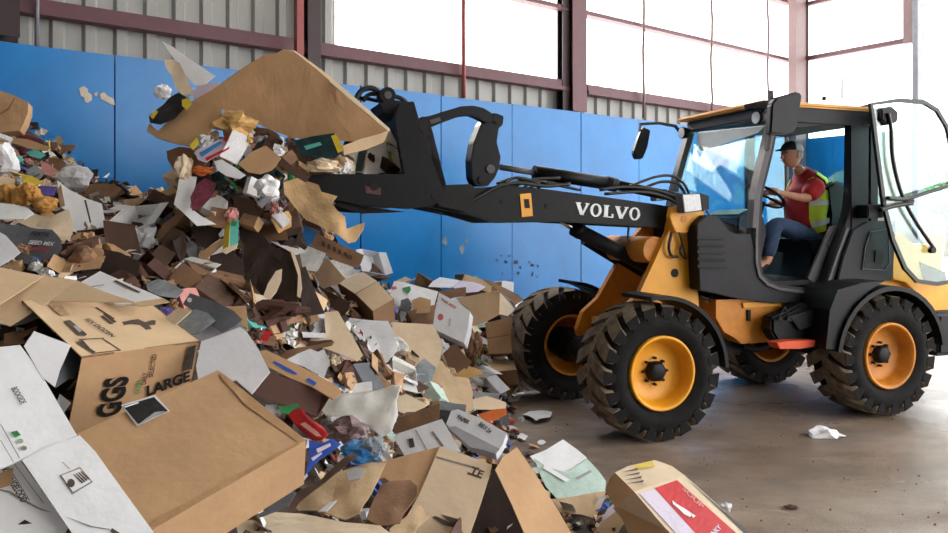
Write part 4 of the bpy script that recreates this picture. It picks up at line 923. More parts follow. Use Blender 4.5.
# grey windowed box and its neighbours
gb = S('grey_windowed_box', 'box', 'crushed grey box with a clear window beside the printed egg box', 'dgrey', '183,304 190,293 212,301 234,311 242,319 236,325 222,333 215,327 196,312', 45, -10, Y=3.35, warp=.012)
decal(gb, ' '.join('%.1f,%.1f' % (189.5+2.6*math.cos(k*.7), 300+2.4*math.sin(k*.7)) for k in range(9)), 'lgrey', up=.012)
S('window', None, None, 'clear', '176,325 180,315 195,309 208,313 215,320 196,334 186,333', 38, -15, Y=3.32, parent=gb, warp=.01); S('flap', None, None, 'cream', '165,318 178,307 191,311 176,325', 50, -20, Y=3.3, parent=gb)
S('side', None, None, 'grey', '186,334 197,333 214,322 240,322 247,331 226,334 202,342 196,341', 50, 0, Y=3.3, parent=gb, warp=.015)
S('cardboard_sheet', 'board', 'pale grey coated cardboard panel leaning behind the big flat tan box', 'lgrey', '196,366 199,384 218,371 236,380 252,394 270,372 259,350 247,332 240,327 222,334 201,341', 48, 12, Y=3.1, warp=.006, th=.006)
S('cardboard_sheet', 'board', 'small tan cardboard corner poking above the pale grey panel', 'kraft', '222,307 246,306 248,327 250,332 236,318', 40, 0, Y=3.6)
# blue-taped long carton
lb = S('long_carton', 'box', 'long tan and dark brown carton with blue tape marks beside the pale grey panel', 'kraft', '260,351 266,350 300,366 338,386 342,392 333,399 311,386 290,378 268,367', 35, 10, Y=3.7, warp=.003, th=.008)
for q in ('272,362 275,361 292,370 298,374 295,375 284,370', '305,380 309,378 317,383 314,386'): decal(lb, q, 'blue')
S('side', None, None, 'choc', '254,393 267,373 290,379 316,389 325,393 317,417 300,410 277,403 262,398', 65, 25, Y=3.62, parent=lb); S('side', None, None, 'choc', '316,388 330,396 320,412 316,418', 60, -30, Y=3.66, parent=lb)
S('torn_paper', 'paper', 'torn white paper standing behind the long blue-taped carton', 'lgrey', '286,360 298,353 310,348 318,351 324,348 330,361 324,378 318,374 304,366', 60, 10, Y=3.95, warp=.02)
S('cardboard_strip', 'board', 'ragged brown cardboard strip above the torn white paper', 'brown', '275,357 290,350 312,345 334,341 332,345 318,348 300,355 284,361', 50, 0, Y=4.1, warp=.03)
rp = S('red_packet', 'packet', 'glossy red plastic packet in front of the dark brown carton side', 'red', '285,412 292,409 301,407 310,418 324,428 329,436 322,441 312,440 298,427', 45, -10, Y=3.3, warp=.03, smooth=True)
decal(rp, '300,424 305,422 318,432 322,437 316,436', 'pink', up=.012); S('green_end', None, None, 'green', '278,405 284,405 298,402 299,406 293,408 288,414 281,413', 45, 0, Y=3.3, parent=rp, warp=.02)
bp_ = S('blue_packet', 'packet', 'bright blue printed plastic packet just below the red packet', 'blue', '309,440 322,443 333,438 341,443 330,452 320,458 306,474 290,495 290,487 305,476 309,460', 50, 10, Y=2.95, warp=.03)
for q in ('316,449 330,443 331,446 318,453', '311,458 322,452 322,454 313,461', '300,481 307,473 308,476 301,484'): decal(bp_, q, 'lilac', up=.015)
crumple('plastic_bag', 'bag', 'blue and clear crumpled plastic bag of bottles beside the blue packet', 'lblue', 362, 452, 40, 24, Y=3.25, amp=.35, rot=0); crumple('clear_bag', 'bag', 'small clear plastic bag on the blue plastic bag', 'clear', 374, 447, 24, 22, Y=3.22, amp=.4)
S('plastic_sheet', 'bag', 'large translucent white plastic bag spread over the middle of the heap', 'plastic', '320,408 327,398 348,393 372,390 392,384 402,385 397,400 398,414 392,430 381,435 370,427 352,430 340,424 326,416', 42, 0, Y=3.9, warp=.05, cuts=6, smooth=True, th=.003)
crumple('plastic_film', 'bag', 'wrinkled mauve plastic film under the white plastic bag', 'mauve', 350, 430, 40, 22, Y=3.7, amp=.5); crumple('plastic_film', 'bag', 'dull grey plastic film tucked beneath the white plastic bag', 'grey', 333, 424, 24, 18, Y=3.75, amp=.5)
# brown-flapped box with white printed side
ob = S('shipping_box', 'box', 'open white shipping box with a brown flap beside the translucent bag', 'white', '393,436 402,432 442,419 452,436 461,452 446,451 425,452 404,455', 50, -12, Y=3.95, warp=.004)
decal(ob, '408,439 413,438 415,447 410,448', 'ink'); decal(ob, '415,430 416,430 428,451 427,451', 'paler'); decal(ob, '431,432 433,431 444,446 442,447', 'paler')
S('flap', None, None, 'brown', '393,434 398,418 440,403.5 439,419 402,432', 75, -10, Y=3.9, parent=ob); S('side', None, None, 'dbrown', '396,434 400,416 407,412 420,412 398,420', 70, 40, Y=4.0, parent=ob)
S('leaflet', 'paper', 'white and red leaflet behind the brown flap of the shipping box', 'cream', '397,397 406,394 428,404 424,407 407,414 398,411', 40, 0, Y=4.3)
gx_s = S('grey_box', 'box', 'narrow light grey box with small dark lettering above the lower tan carton', 'lgrey', '451,411 458,409 480,418 507,433 503,444 496,454 470,446 446,424', 48, -8, Y=4.18, warp=.002, th=.07)
write(gx_s, 'PAPER', (456.5, 418), (468, 424.5), 4.5, 'ink', bold=.04); write(gx_s, 'BOX 24', (478, 425), (489, 434), 5, 'ink', bold=.02); decal(gx_s, '480,424 484,425 483,427 480,426', 'green', up=.006); decal(gx_s, '447,427 455,426 500,449 496,453 470,447', 'grey', up=.002)
# lower tan carton, open toward the camera with dark inside
lc_ = S('open_carton', 'box', 'open tan carton with a dark hollow inside and worn black print', 'ltan', '440,446 466,455 492,465 489,478 480,505 468,540 396,540 404,521 419,495 428,474', 42, -6, Y=3.45, warp=.004)
write(lc_, 'TF', (469, 473), (481, 478), 8, 'ink', bold=.03)
for q in ('436,456 480,468 479,470 436,458', '432,517 436,516 460,527 456,528 444,525', '440,514 458,519 462,527 452,524', '468,472 482,477 481,479 467,474'): decal(lc_, q, 'paler' if q[0] == '4' and q[1] == '3' and q[4:6] == '45' else 'ink')
S('flap', None, None, 'kraft', '495,470 503,457 517,447 535,473 555,505 576,540 527,540 512,505', 58, 35, Y=3.5, parent=lc_, warp=.003); S('side', None, None, 'vdark', '489,478 495,470 512,505 527,540 440,540 468,533', 60, 0, Y=3.9, parent=lc_, warp=.0)  # very dark sheet paints the shade of the open hollow
S('side', None, None, 'choc', '489,478 482,500 468,540 445,540', 70, 80, Y=3.5, parent=lc_)
S('cardboard_sheet', 'board', 'smooth orange-tan cardboard sheet between the ragged layers and the open carton', 'kraft', '363,466 385,461 410,455 440,447 428,473 419,496 402,490 384,477 373,480', 38, 0, Y=3.55)
for nm, lbl, m, pl, Yq, wv in (
 ('torn_cardboard', 'ragged layered grey-tan cardboard sheet lying below the blue bag', 'gold', '292,497 310,487 330,475 352,468 372,463 386,463 380,478 372,497 364,508 360,516 345,520 322,512 298,509', 3.05, .03),
 ('torn_cardboard', 'ragged brown cardboard patch with torn edges beside the open carton', 'brown', '374,497 380,484 392,480 410,478 417,486 417,497 404,512 400,522 380,524 366,517', 3.2, .03),
 ('torn_cardboard', 'pale tan torn cardboard sheet beneath the ragged layered sheet', 'cream', '212,540 232,522 258,512 300,512 345,522 380,526 398,540', 2.75, .02),
 ('torn_cardboard', 'curled dark cardboard edge along the side of the big flat tan box', 'dbrown', '262,508 284,500 296,490 318,480 338,465 354,456 357,461 336,474 316,487 300,497 290,509 276,512', 2.95, .04),
 ('torn_cardboard', 'small printed cardboard scrap on the ragged layered sheet', 'grey', '346,473 358,468 366,470 360,479 349,481', 2.95, .01),
 ('torn_cardboard', 'tan torn strip along the bottom of the open carton', 'gold', '390,530 404,518 420,505 430,512 416,528 408,540 388,540', 3.12, .04)):
    S(nm, 'cardboard', lbl, mat((196, 168, 132), var=.12, scale=6) if m == 'gold' else m, pl, 24, 0, Y=Yq, warp=wv, cuts=5)
S('plastic_wrapper', 'wrapper', 'thin blue-grey wrapper strip on the ragged layered sheet', 'lgrey', '318,512 330,502 337,501 326,512', 26, 0, Y=2.93)
S('black_tray', 'tray', 'dark flat tray wedged under the long side of the big flat tan box', 'dgrey', '232,523 262,512 290,490 296,492 288,506 262,516', 30, 0, Y=2.75)
# papers with green print, red-white box
pg = S('white_green_folder', 'paper', 'white folded board with pale green print beside the open carton flap', 'white', '530,456 546,450 563,440 576,449 587,458 567,473 551,468 536,464', 30, 10, Y=4.75, th=.006)
pg2 = S('lower_sheet', None, None, 'pgreen', '534,458 548,468 567,473 587,459 598,470 606,481 605,492 582,497 557,499 546,486 540,474', 30, 10, Y=4.6, parent=pg, warp=.01)
decal(pg2, '545,464 570,480 566,482 543,468', 'white', up=.01); decal(pg, '569,473 586,460 587,462 571,474', 'ink'); decal(pg2, '575,478 590,470 592,472 577,480', 'grey', up=.01)
S('cardboard_sheet', 'board', 'small tan cardboard flap under the white folded board', 'tan', '551,499 570,497 606,491 602,505 595,518 580,514 562,513', 40, 0, Y=4.25)
rw = S('red_white_carton', 'box', 'red and white printed carton lying at the front edge of the heap', 'cream', '634,491.5 660,483 685,475.5 730,516 780,560 694,560 660,522', 52, 24, Y=3.6, th=.22, warp=.001)
rt = S('end_flap', None, None, 'cream', '615,472.5 628,466 655,460 672,466 685,475.5 660,483 634,491.5', 20, 0, Y=3.88, parent=rw, warp=.001, th=.006); S('end_side', None, None, 'kraft', '605,490 610,478 615,472.5 634,491.5 694,560 640,560 620,515', 62, -42, Y=3.66, parent=rw, warp=.001, th=.006)
decal(rw, '639,493 655,489 716,556 697,556', 'lilac', up=.004); decal(rw, '655,488 677,480 762,556 716,556', 'red', up=.004); decal(rw, '690,482 685,477 770,556 776,556', 'dgrey', up=.004)
write(rw, 'SOUP', (682, 489), (702, 509), 5, 'pink', bold=.03, up=.006); write(rw, 'CHUNKY', (706, 545), (722, 528), 5, 'lilac', bold=.03, up=.006)
for q in ('672,500 677,504 684,508 693,514 690,517 684,514 679,509 673,504', '690,512 696,516 693,518'): decal(rw, q, 'white', up=.007)
decal(rt, '634,465 652,461 655,466 640,469', 'yellow', up=.004)
for k in range(4): decal(rt, '%.0f,%.0f %.0f,%.0f %.0f,%.0f' % (622+k, 472+k*4, 638+k*2, 468+k*4, 637+k*2, 469.5+k*4), 'ink', up=.004)
S('cardboard_sheet', 'board', 'small tan flap leaning beside the red and white carton', 'tan', '590,540 600,524 624,504 634,514 622,526 614,540', 45, -10, Y=3.9); S('plastic_wrapper', 'wrapper', 'bluish wrapper tucked between the small tan flap and folder', 'lilac', '600,522 608,508 618,500 622,506 606,520 598,530', 45, 0, Y=4.0)
# loose litter on the floor
def floor_sheet(label, m, pl, warp=.012, name='paper_sheet', cat='paper', z=.012, th=.002):
    q = px2(pl); pts = [W(x, y, (CAMH-z)*F_PX/(y-HY)) for x, y in q]; bm = sheet_geo(pts, Z, th, warp, 3, q[0][0])
    mz = min(v.co.z for v in bm.verts)
    for v in bm.verts: v.co.z += .002-mz
    return tag(link(bm, name, PAL[m], smooth=False), label, cat)
floor_sheet('loose white paper sheet lying alone on the floor near the front wheel', 'white', '522,416 531,410 544,411 552,412 550,419 536,423', .03)
ns = floor_sheet('printed paper sheet on the floor just behind the loose white sheet', 'news', '486,393 499,388 526,389 518,401 502,402'); floor_sheet('round white paper disc on the bare floor', 'white', '537,441 540,438.5 544,439 546,441 543,443.4 539,443.3', .002, 'paper_disc')
floor_sheet('small white scrap beside the heap edge on the floor', 'white', '516,434 522,432 528,435 525,440 518,439'); floor_sheet('grey paper under the far front tyre', 'lgrey', '506,384 520,372 534,382 540,388 520,390')
crumple('plastic_bag', 'bag', 'white plastic bag lying alone on the concrete beneath the cab', 'white', 824, 435, 38, 17, Y=5.85, amp=.4, depth=.6, rot=8); crumple('dirt_clump', 'dirt', 'small brown clump of dirt on the concrete beside the bag', 'choc', 791, 507, 15, 5, Y=4.36, amp=.4, depth=.5); crumple('can', 'litter', 'small crushed red and white scrap next to the red and white carton', 'lgrey', 726, 507, 12, 10, Y=4.2, amp=.4)
# ---------------- middle of the heap ----------------
wb_ = S('white_box', 'box', 'upright white box with faint red print in the middle of the heap', 'white', '439,292.5 455,301 470,311 468,328 464,343 448,336 432.6,328.5 435,311', 62, -12, Y=6.35, th=.14, warp=.002); PAL['rink'] = mat((206, 110, 120), var=.2, bump=0); write(wb_, 'THIS SIDE', (440, 299.5), (455, 309), 2.6, 'rink', bold=.03)
decal(wb_, ' '.join('%.1f,%.1f' % (440.5+3*math.cos(k*.7), 317+3.6*math.sin(k*.7)) for k in range(9)), 'rink'); decal(wb_, '449,318 451,319 450,327 448,326', 'lilac')
S('cardboard_sheet', 'board', 'dark sheet for the shade under the upright white box', 'black', '433,329 446,337 454,343 447,350 441,345', 60, 0, Y=6.7)  # black sheet paints the shade on the white box's underside
tcx = S('tan_carton', 'box', 'stained tan carton behind the upright white box', 'tan', '456,298 470,296 492,291 500,292 499,315 485,322 470,327 469,310', 68, -8, Y=7.35, warp=.01); S('side', None, None, 'cream', '499,292 515,309 508,316 499,314', 60, 40, Y=7.4, parent=tcx)
S('cardboard_sheet', 'board', 'long brown cardboard flap touching the blue wall beside the far front wheel', 'brown', '482,279 488,280 519,295 523,300 515,305 500,292', 45, 20, Y=7.7); S('board', 'board', 'pale panel under the long brown flap near the blue wall', 'grey', '500,292 516,303 513,316 507,312', 60, 20, Y=7.6)
S('paper_sheet', 'paper', 'flat white paper on top of the heap against the blue wall', 'white', '428,287 433,281 440,277 458,280 466,284 450,288', 30, 0, Y=7.9); S('paper_sheet', 'paper', 'second white paper spread behind the stained tan carton', 'lilac', '452,287 460,280 474,282 486,287 478,292 464,293', 30, 0, Y=7.8)
S('cardboard_sheet', 'board', 'small tan cardboard triangle on top of the heap by the wall', 'tan', '463,283 468,278 476,276 484,285 474,284', 50, 0, Y=7.9); S('small_box', 'box', 'low reddish brown box strip behind the upright white box', 'brown', '434,292 442,290 466,287 466,296 454,297 441,303 436,300', 55, 0, Y=7.3)
sb1 = S('small_box', 'box', 'brown cardboard box standing next to the far front tyre', 'kraft', '485,323 498,320 512,317 513,345 511,353 489,354', 74, -8, Y=7.1, th=.24, warp=.0)
decal(sb1, '486,338 512,334 512,334.8 486,339', 'brown')
sb2 = S('small_box', 'box', 'low tan box on the floor under the standing brown box', 'brown', '483,373 500,371 517,370 519,384 500,387 482,389', 82, -8, Y=6.9, th=.3, warp=.0); S('top', None, None, 'tan', '483,373 488,360 513,359 517,370', 14, 0, Y=7.03, parent=sb2, warp=.0)  # front coloured browner than the tan top, imitating shade
crumple('crumpled_cardboard', 'cardboard', 'crumpled brown packaging in front of the standing brown box', 'brown', 474, 345, 16, 32, Y=6.6, amp=.6); fb = S('opened_box', 'box', 'small opened brown box tipped below the upright white box', 'brown', '443,353 455,343 462,352 472,362 466,370 452,377', 55, -20, Y=6.4); S('flap', None, None, 'gold', '452,377 468,366 480,370 484,374 470,378', 40, 0, Y=6.3, parent=fb)
S('cardboard_sheet', 'board', 'long stained tan cardboard sheet below the small opened box', 'tan', '428,416 430,380 441,360 453,377 469,378 473,392 472,413 450,412', 38, 0, Y=5.7, warp=.015); S('cardboard_sheet', 'board', 'tan cardboard lying beside the orange edged board', 'ltan', '472,399 486,396 506,403 506,409 490,410 474,409', 32, 0, Y=5.6, warp=.01)
S('orange_board', 'board', 'orange-red edged board near the heap edge', 'orange', '478,414 492,410 506,408 507,414 496,420 486,421', 45, 0, Y=5.4); S('plastic_film', 'bag', 'clear wrinkled film across the tan sheets', 'clear', '414,370 424,360 436,368 430,385 434,398 424,392 416,386', 40, 0, Y=5.85, warp=.04, cuts=4)
tcm = S('tan_carton', 'box', 'wide tan carton with dirty marks in the middle of the heap', 'ltan', '389,322 410,323 433,324 443,343 440,360 434,380 428,400 412,392 400,374 396,350', 44, 0, Y=6.1, warp=.01); S('side', None, None, 'brown', '386,324 389,322 396,350 390,344', 60, -40, Y=6.1, parent=tcm)
cb = S('cardboard_box', 'box', 'closed tan box with folded top behind the wide tan carton', 'brown', '337,282 355,294 373,311.5 394,299 377,281 363,272 350,276', 28, 0, Y=6.12, th=.20, warp=.0); decal(cb, '337,282 350,276 363,272 377,281 355,293.5', 'ltan', 'flap', up=.004); decal(cb, '356,294 377,281.5 393.5,299 373,311', 'tan', 'flap', up=.004)  # brown sides and paler top: fall of light put into the colours
S('paper_sheet', 'paper', 'wide white sheet beneath the folded-top tan box', 'white', '347,318 362,319 388,321 394,332 398,350 388,362 374,368 364,355 356,338', 34, 0, Y=5.6, warp=.02); S('cardboard_sheet', 'board', 'smooth pale tan cardboard panel beside the wide white sheet', 'ltan', '302,313 320,312 338,311 350,332 363,355 357,361 330,350 303,342 294,325 309,325', 34, 5, Y=5.0, warp=.005)
S('cardboard_strip', 'board', 'curved dark brown strip across the pale tan panel', 'dbrown', '292,347 304,340 318,341 332,340 334,343 318,347 304,350', 45, 0, Y=4.75, warp=.03)
ws = S('white_carton', 'box', 'white carton printed green and black against the blue wall', 'white', '394,281 404,282 438,291 434,306 430,320 408,325 392,320 386,306', 48, 0, Y=6.9, warp=.01); decal(ws, '402,288 410,286 411,290 408,294 404,291', 'green', up=.012); decal(ws, '391,287 396,286 397,289 392,290', 'rink', up=.012)
S('window', None, None, 'kraft', '412,300 420,297 431,300 430,313 413,314', 50, 0, Y=6.8, parent=ws); S('window', None, None, 'dgrey', '401,300 408,298 412,304 408,313 400,309', 50, 0, Y=6.8, parent=ws)
S('newspaper', 'paper', 'torn newspaper sheet hanging under the kraft paper sheet', 'news', '296.6,242 312,247 326,254 322,264 317,272 302,270 290,260', 50, 5, Y=5.0, warp=.02); S('newspaper', 'paper', 'second newspaper sheet with dark print beside the hanging brown flap', 'news', '322,262 336,260 350,263 358,272 345,278 335,282 325,300 314,292 318,276', 48, 0, Y=5.4, warp=.03)
S('curled_cardboard', 'cardboard', 'orange-brown curled cardboard beside the second newspaper', 'kraft', '326,298 332,284 340,276 342,279 334,292 330,304', 55, 0, Y=5.3, warp=.03); S('dark_box_side', 'box', 'dark box corner beside the folded-top tan box', 'dbrown', '336,282 340,300 346,316 334,306 330,296', 60, 10, Y=5.9)
hb_ = S('hanging_flap', 'board', 'printed brown cardboard flap hanging below the kraft paper', 'brown', '317,233 335,242 364,255 361,263 357,268 335,260 310,247', 62, 0, Y=5.05, warp=.01)
for k in range(6): decal(hb_, '%.1f,%.1f %.1f,%.1f %.1f,%.1f %.1f,%.1f' % (322+k*5.4, 241+k*2.7, 325+k*5.4, 242+k*2.7, 325+k*5.4, 247+k*2.5, 322+k*5.4, 246+k*2.5), 'choc', up=.008)
S('kraft_paper', 'paper', 'large torn kraft paper sheet draped down from the raised bucket', mat((214, 178, 132), var=.13, scale=7, bump=.4), '298,175 310,181 319,186 322,193 330,195 338,198 333,206 338,212 345,217 346,228 355,224 364,221 363,228 355,240 348,242 335,233 321,227 306,220 294,206 284,193 283,181', 68, 0, Y=4.4, warp=.06, cuts=5)
crumple('paper_ball', 'paper', 'crumpled white paper ball beside the kraft paper sheet', 'white', 268, 187, 28, 24, Y=4.38, amp=.35); S('wall_stand_in', 'sheet', 'blue sheet in place of the wall above the hanging newspaper', 'lblue', '291,229 304,225 318,232 310,246 300,245 291,240', 60, 0, Y=5.3)  # blue sheet added where the wall shows through
yb = S('yellow_teal_box', 'box', 'small yellow and teal printed box on the dark slope', 'teal', '230,219 239,220 238,235 238,243 229,247', 70, 10, Y=4.5); S('side', None, None, 'yellow', '225,218 230,219 229,247 223,249', 72, -30, Y=4.5, parent=yb); decal(yb, '231,221 237,222 236,226 231,226', 'green'); S('edge', None, None, 'cream', '221,251 226,247 238,243 236,248 226,254', 40, 0, Y=4.45, parent=yb)
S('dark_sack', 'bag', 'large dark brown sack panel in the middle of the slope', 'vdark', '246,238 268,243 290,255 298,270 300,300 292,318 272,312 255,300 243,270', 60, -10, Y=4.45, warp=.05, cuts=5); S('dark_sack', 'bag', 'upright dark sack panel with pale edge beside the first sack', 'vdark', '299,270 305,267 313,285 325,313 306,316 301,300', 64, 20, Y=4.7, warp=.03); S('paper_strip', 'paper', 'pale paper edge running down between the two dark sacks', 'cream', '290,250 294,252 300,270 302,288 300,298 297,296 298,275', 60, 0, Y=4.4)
S('paper_oval', 'paper', 'long oval white paper scrap on the dark brown sack', 'cream', '263,296 268,283 276,271 282,269 281,280 276,292 270,299', 55, 0, Y=4.2); crumple('dark_wrap', 'bag', 'shiny dark wrapping below the dark brown sack', 'choc', 272, 312, 62, 24, Y=4.35, amp=.6)
S('white_board', 'board', 'bent white board with a torn net leaning under the bucket', 'white', '179,178 188,176 197,177 194,192 190,208 200,215 216,224 197,226 184,214 174,205 177,190', 60, 10, Y=4.42, warp=.02); S('mesh_net', 'net', 'maroon net bag lying on the bent white board', 'maroon', '190,196 196,184 205,178 216,184 212,196 202,206 192,210', 60, 10, Y=4.36, warp=.04, cuts=4)
S('paper_strip', 'paper', 'narrow white paper strip standing in front of the brown flap', 'lgrey', '181,231 190,238 197,245 197,256 198,268 188,263 184,250', 65, 0, Y=4.65, warp=.02); crumple('cloth_rag', 'cloth', 'crumpled white rag on the dark slope below the tan planks', 'lgrey', 144, 241, 26, 28, Y=4.6, amp=.6)
S('tan_plank', 'board', 'long pale tan cardboard plank near the blue wall seam', 'tan', '113.5,212 130,213 161,217.5 160,223 140,221 117,219', 45, 0, Y=5.2); S('paper_strip', 'paper', 'white paper strip above the long pale tan plank', 'white', '100,203 126,205 152,212 153,215 130,212 104,208', 35, 0, Y=5.5)
S('brown_board', 'board', 'brown cardboard sheet at the top of the heap beside the wall seam', 'brown', '68,185 88,184 108,183 122,188 114,197 92,198 76,194', 45, 0, Y=5.8); S('brown_board', 'board', 'second brown board tilted up against the blue wall', 'brown', '104,193 113,183 125,192 122,200 116,202', 60, 0, Y=5.9); S('brown_board', 'board', 'flat brown board with pale edge lying right of the tilted one', 'kraft', '122,203 130,196 148,192 150,190 150,197 142,203 128,204', 45, 0, Y=5.9); crumple('cloth_rag', 'cloth', 'pale crumpled rag on top of the heap in front of the wall', 'cream', 155, 200, 22, 12, Y=5.6, amp=.5)
wbd = S('white_folded_board', 'board', 'large folded white board standing at the heap top', 'white', '57,180 70,190 87,198.6 102,204 105,222 108,242 89,246 72,240 68,211 60,207', 58, 15, Y=4.6, warp=.006); decal(wbd, '84,200 86,200 93,229 91.5,230', 'ink'); decal(wbd, '71,229 73,228 77,235 75,237', 'ink'); S('edge', None, None, 'cream', '57,180 61,182 65,205 60,207', 60, -40, Y=4.6, parent=wbd)
S('cream_sheet', 'paper', 'cream coloured torn sheet spread before the folded white board', 'cream', '0,204 25,205 34,212 50,215 68,208 74,226 70,244 62,250 56,240 48,232 20,228 0,218', 40, 0, Y=4.35, warp=.03); S('paper_sheet', 'paper', 'plain white sheet lying on the cream torn sheet', 'white', '-8,203 14,204 28,208 34,213 24,219 8,219 -8,219', 32, 0, Y=4.25, warp=.01)
gp = S('grey_printed_sack', 'bag', 'grey plastic sack with blurred dark and red print near the top', 'dgrey', '0,224 20,225 52,229 60,238 62,248 55,262 38,262 22,257 8,245 0,236', 50, 0, Y=4.05, warp=.02)
write(gp, 'FERTIL', (30, 235), (49, 237), 5, 'black', bold=.03, up=.02); write(gp, 'SEED MIX', (28, 244), (53, 246), 5, 'lgrey', bold=.03, up=.02); write(gp, 'POTTING', (29, 250), (49, 251), 3.5, 'red', bold=.03, up=.02)
S('pale_board', 'board', 'pale bluish board corner above the opened tan carton', 'lgrey', '-8,228 6,236 21,253 10,261 0,267 -8,270', 50, 15, Y=3.75)
crumple('crumpled_paper_bag', 'bag', 'crumpled brown paper bag right of the grey printed sack', 'brown', 84, 258, 34, 28, Y=4.0, amp=.4)
for i, (x, y, w_, h_) in enumerate(((7, 193, 15, 20), (20, 196, 16, 22), (33, 195, 15, 20), (45, 204, 26, 16), (28, 188, 14, 12))):
    crumple('paper_bag', 'bag', ['orange-brown crushed paper bag at the heap edge', 'orange-brown paper bag second along the row below the yellow bag', 'orange-brown paper bag under the purple wrapper', 'flattened darker paper bag before the folded white board', 'small orange-brown paper bag touching the yellow bag'][i], 'ocard', x, y, w_, h_, Y=4.5-.02*i, amp=.3)
S('yellow_bag', 'bag', 'pale yellow plastic bag above the orange-brown paper bags', 'yellow', '20,175 28,174 38,179 43,184 34,187 24,184', 45, 0, Y=4.6, warp=.03); S('purple_wrapper', 'wrapper', 'purple-blue wrapper beside the yellow bag', 'purple', '34,187 44,186 56,188 54,196 45,196 38,192', 45, 0, Y=4.55, warp=.03)
kb = S('kraft_bag', 'bag', 'brown kraft paper bag folded at the very top by the blue wall', 'kraft', '-10,88 0,90 10,93 28,102 28,112 24,124 20,131 6,132 -10,132', 72, 10, Y=5.3, warp=.02, th=.08); decal(kb, '0,113 8,108 14,98 15,98 9,110 0,115', 'brown', up=.03)
for lbl, m, pl in (('thin brown flap jutting out toward the blue wall', 'brown', '37,143 55,144 77,145 74,149 66,152 50,150'), ('dark red scrap beneath the kraft bag', 'maroon', '12,134 30,135 44,140 40,143 24,139'), ('tan scrap under the jutting brown flap', 'kraft', '8,138 28,140 50,146 48,150 28,148 10,143'), ('pale tan strip crossing beneath the jutting flap', 'cream', '60,152 74,158 72,163 62,160'), ('teal printed scrap near the kraft bag', 'teal', '26,152 36,149 46,155 40,159 30,156'), ('pink scrap beside the teal printed scrap', 'pink', '40,161 48,163 58,170 50,175 42,172'), ('grey film scrap under the pink scrap', 'clear', '26,170 36,165 44,172 38,179 28,177'), ('brown wedge scrap beside the pink scrap', 'brown', '48,158 62,160 66,166 58,171 50,166')):
    S('paper_scrap', 'scrap', lbl, m, pl, 45, 0, lift=.1, warp=.02)
crumple('white_sack', 'bag', 'white plastic sack near the wall behind the folded white board', 'lgrey', 74, 178, 32, 28, Y=5.1, amp=.3); crumple('white_sack', 'bag', 'small white sack at the edge below the kraft bag', 'white', 6, 160, 22, 34, Y=4.95, amp=.4)
bfl = S('brown_box_flap', 'board', 'brown box flap on top of the bright blue tape sheet', 'brown', '169,279 176,270 183,263 195,271 203,279 199,295 184,288', 50, 0, Y=4.15); S('blue_tape_sheet', 'sheet', 'bright blue tape sheet running down behind the brown box flap', 'blue', '181,261 192,268 204,276 210,298 206,304 198,298 202,280 192,272', 52, 0, Y=4.25); S('clear_film', 'bag', 'clear grey plastic film in front of the brown box flap', 'clear', '146,284 158,278 172,284 184,292 176,298 160,297 148,291', 42, 0, Y=4.0, warp=.04, cuts=4)
crumple('jumbled_wrapper', 'wrapper', 'colourful purple and pink wrapper behind the white lid corner', 'purple', 166, 311, 14, 9, Y=3.5, amp=.5); crumple('jumbled_wrapper', 'wrapper', 'small dark green wrapper beside the white lid corner', 'dgreen', 156, 308, 12, 8, Y=3.55, amp=.5)
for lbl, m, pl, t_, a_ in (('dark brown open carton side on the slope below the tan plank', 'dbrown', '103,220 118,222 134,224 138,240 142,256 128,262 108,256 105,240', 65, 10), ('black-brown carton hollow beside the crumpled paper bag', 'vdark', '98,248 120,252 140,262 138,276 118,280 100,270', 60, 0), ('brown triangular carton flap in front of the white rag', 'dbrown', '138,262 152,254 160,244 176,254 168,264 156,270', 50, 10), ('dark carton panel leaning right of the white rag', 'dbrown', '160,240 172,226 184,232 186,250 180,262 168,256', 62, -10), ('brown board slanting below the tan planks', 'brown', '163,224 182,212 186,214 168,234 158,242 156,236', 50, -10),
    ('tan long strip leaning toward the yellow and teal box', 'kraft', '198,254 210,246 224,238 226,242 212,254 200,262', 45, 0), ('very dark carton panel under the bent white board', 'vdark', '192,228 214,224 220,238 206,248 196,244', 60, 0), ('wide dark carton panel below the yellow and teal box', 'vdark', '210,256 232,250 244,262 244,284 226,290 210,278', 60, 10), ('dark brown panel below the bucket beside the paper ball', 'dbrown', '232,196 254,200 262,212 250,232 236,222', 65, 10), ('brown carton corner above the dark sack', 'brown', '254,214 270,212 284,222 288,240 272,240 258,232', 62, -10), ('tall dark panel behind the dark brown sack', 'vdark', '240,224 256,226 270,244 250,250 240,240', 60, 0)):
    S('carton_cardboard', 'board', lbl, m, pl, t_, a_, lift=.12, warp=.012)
# ---------------- load in the bucket ----------------
ms = S('large_cardboard_sheet', 'cardboard', 'largest brown cardboard sheet folded over the raised bucket load', 'kraft', '193,101 212,90 240,70 264,55 275,54 283,50 293,51 315,68 350,98 389,130 382,142 350,141 292,138 268,129 240,117 222,109', 118, 8, Y=4.75, th=.008, warp=.012, cuts=4)
decal(ms, '228,98 262,80 283,69 284,70 262,82 230,100', 'brown', up=-.012); decal(ms, '240,104 290,75 291,76 243,105', 'brown', up=-.012)
S('fold', None, None, 'kraft', '193,101 206,104 222,109 219,119 208,134 190,147 170,142 157,138 147,131 149,123 158,131 172,118', 60, -10, Y=4.62, parent=ms, th=.008, warp=.01); S('fold', None, None, 'tan', '389,130 384,142 366,149 344,155 343,146 360,139 382,133', 70, 15, Y=4.6, parent=ms, th=.008); S('edge', None, None, 'cream', '293,50 296,51 330,76 360,102 390,129 388,131 350,99 315,69', 60, 10, Y=4.72, parent=ms, th=.01, warp=0)
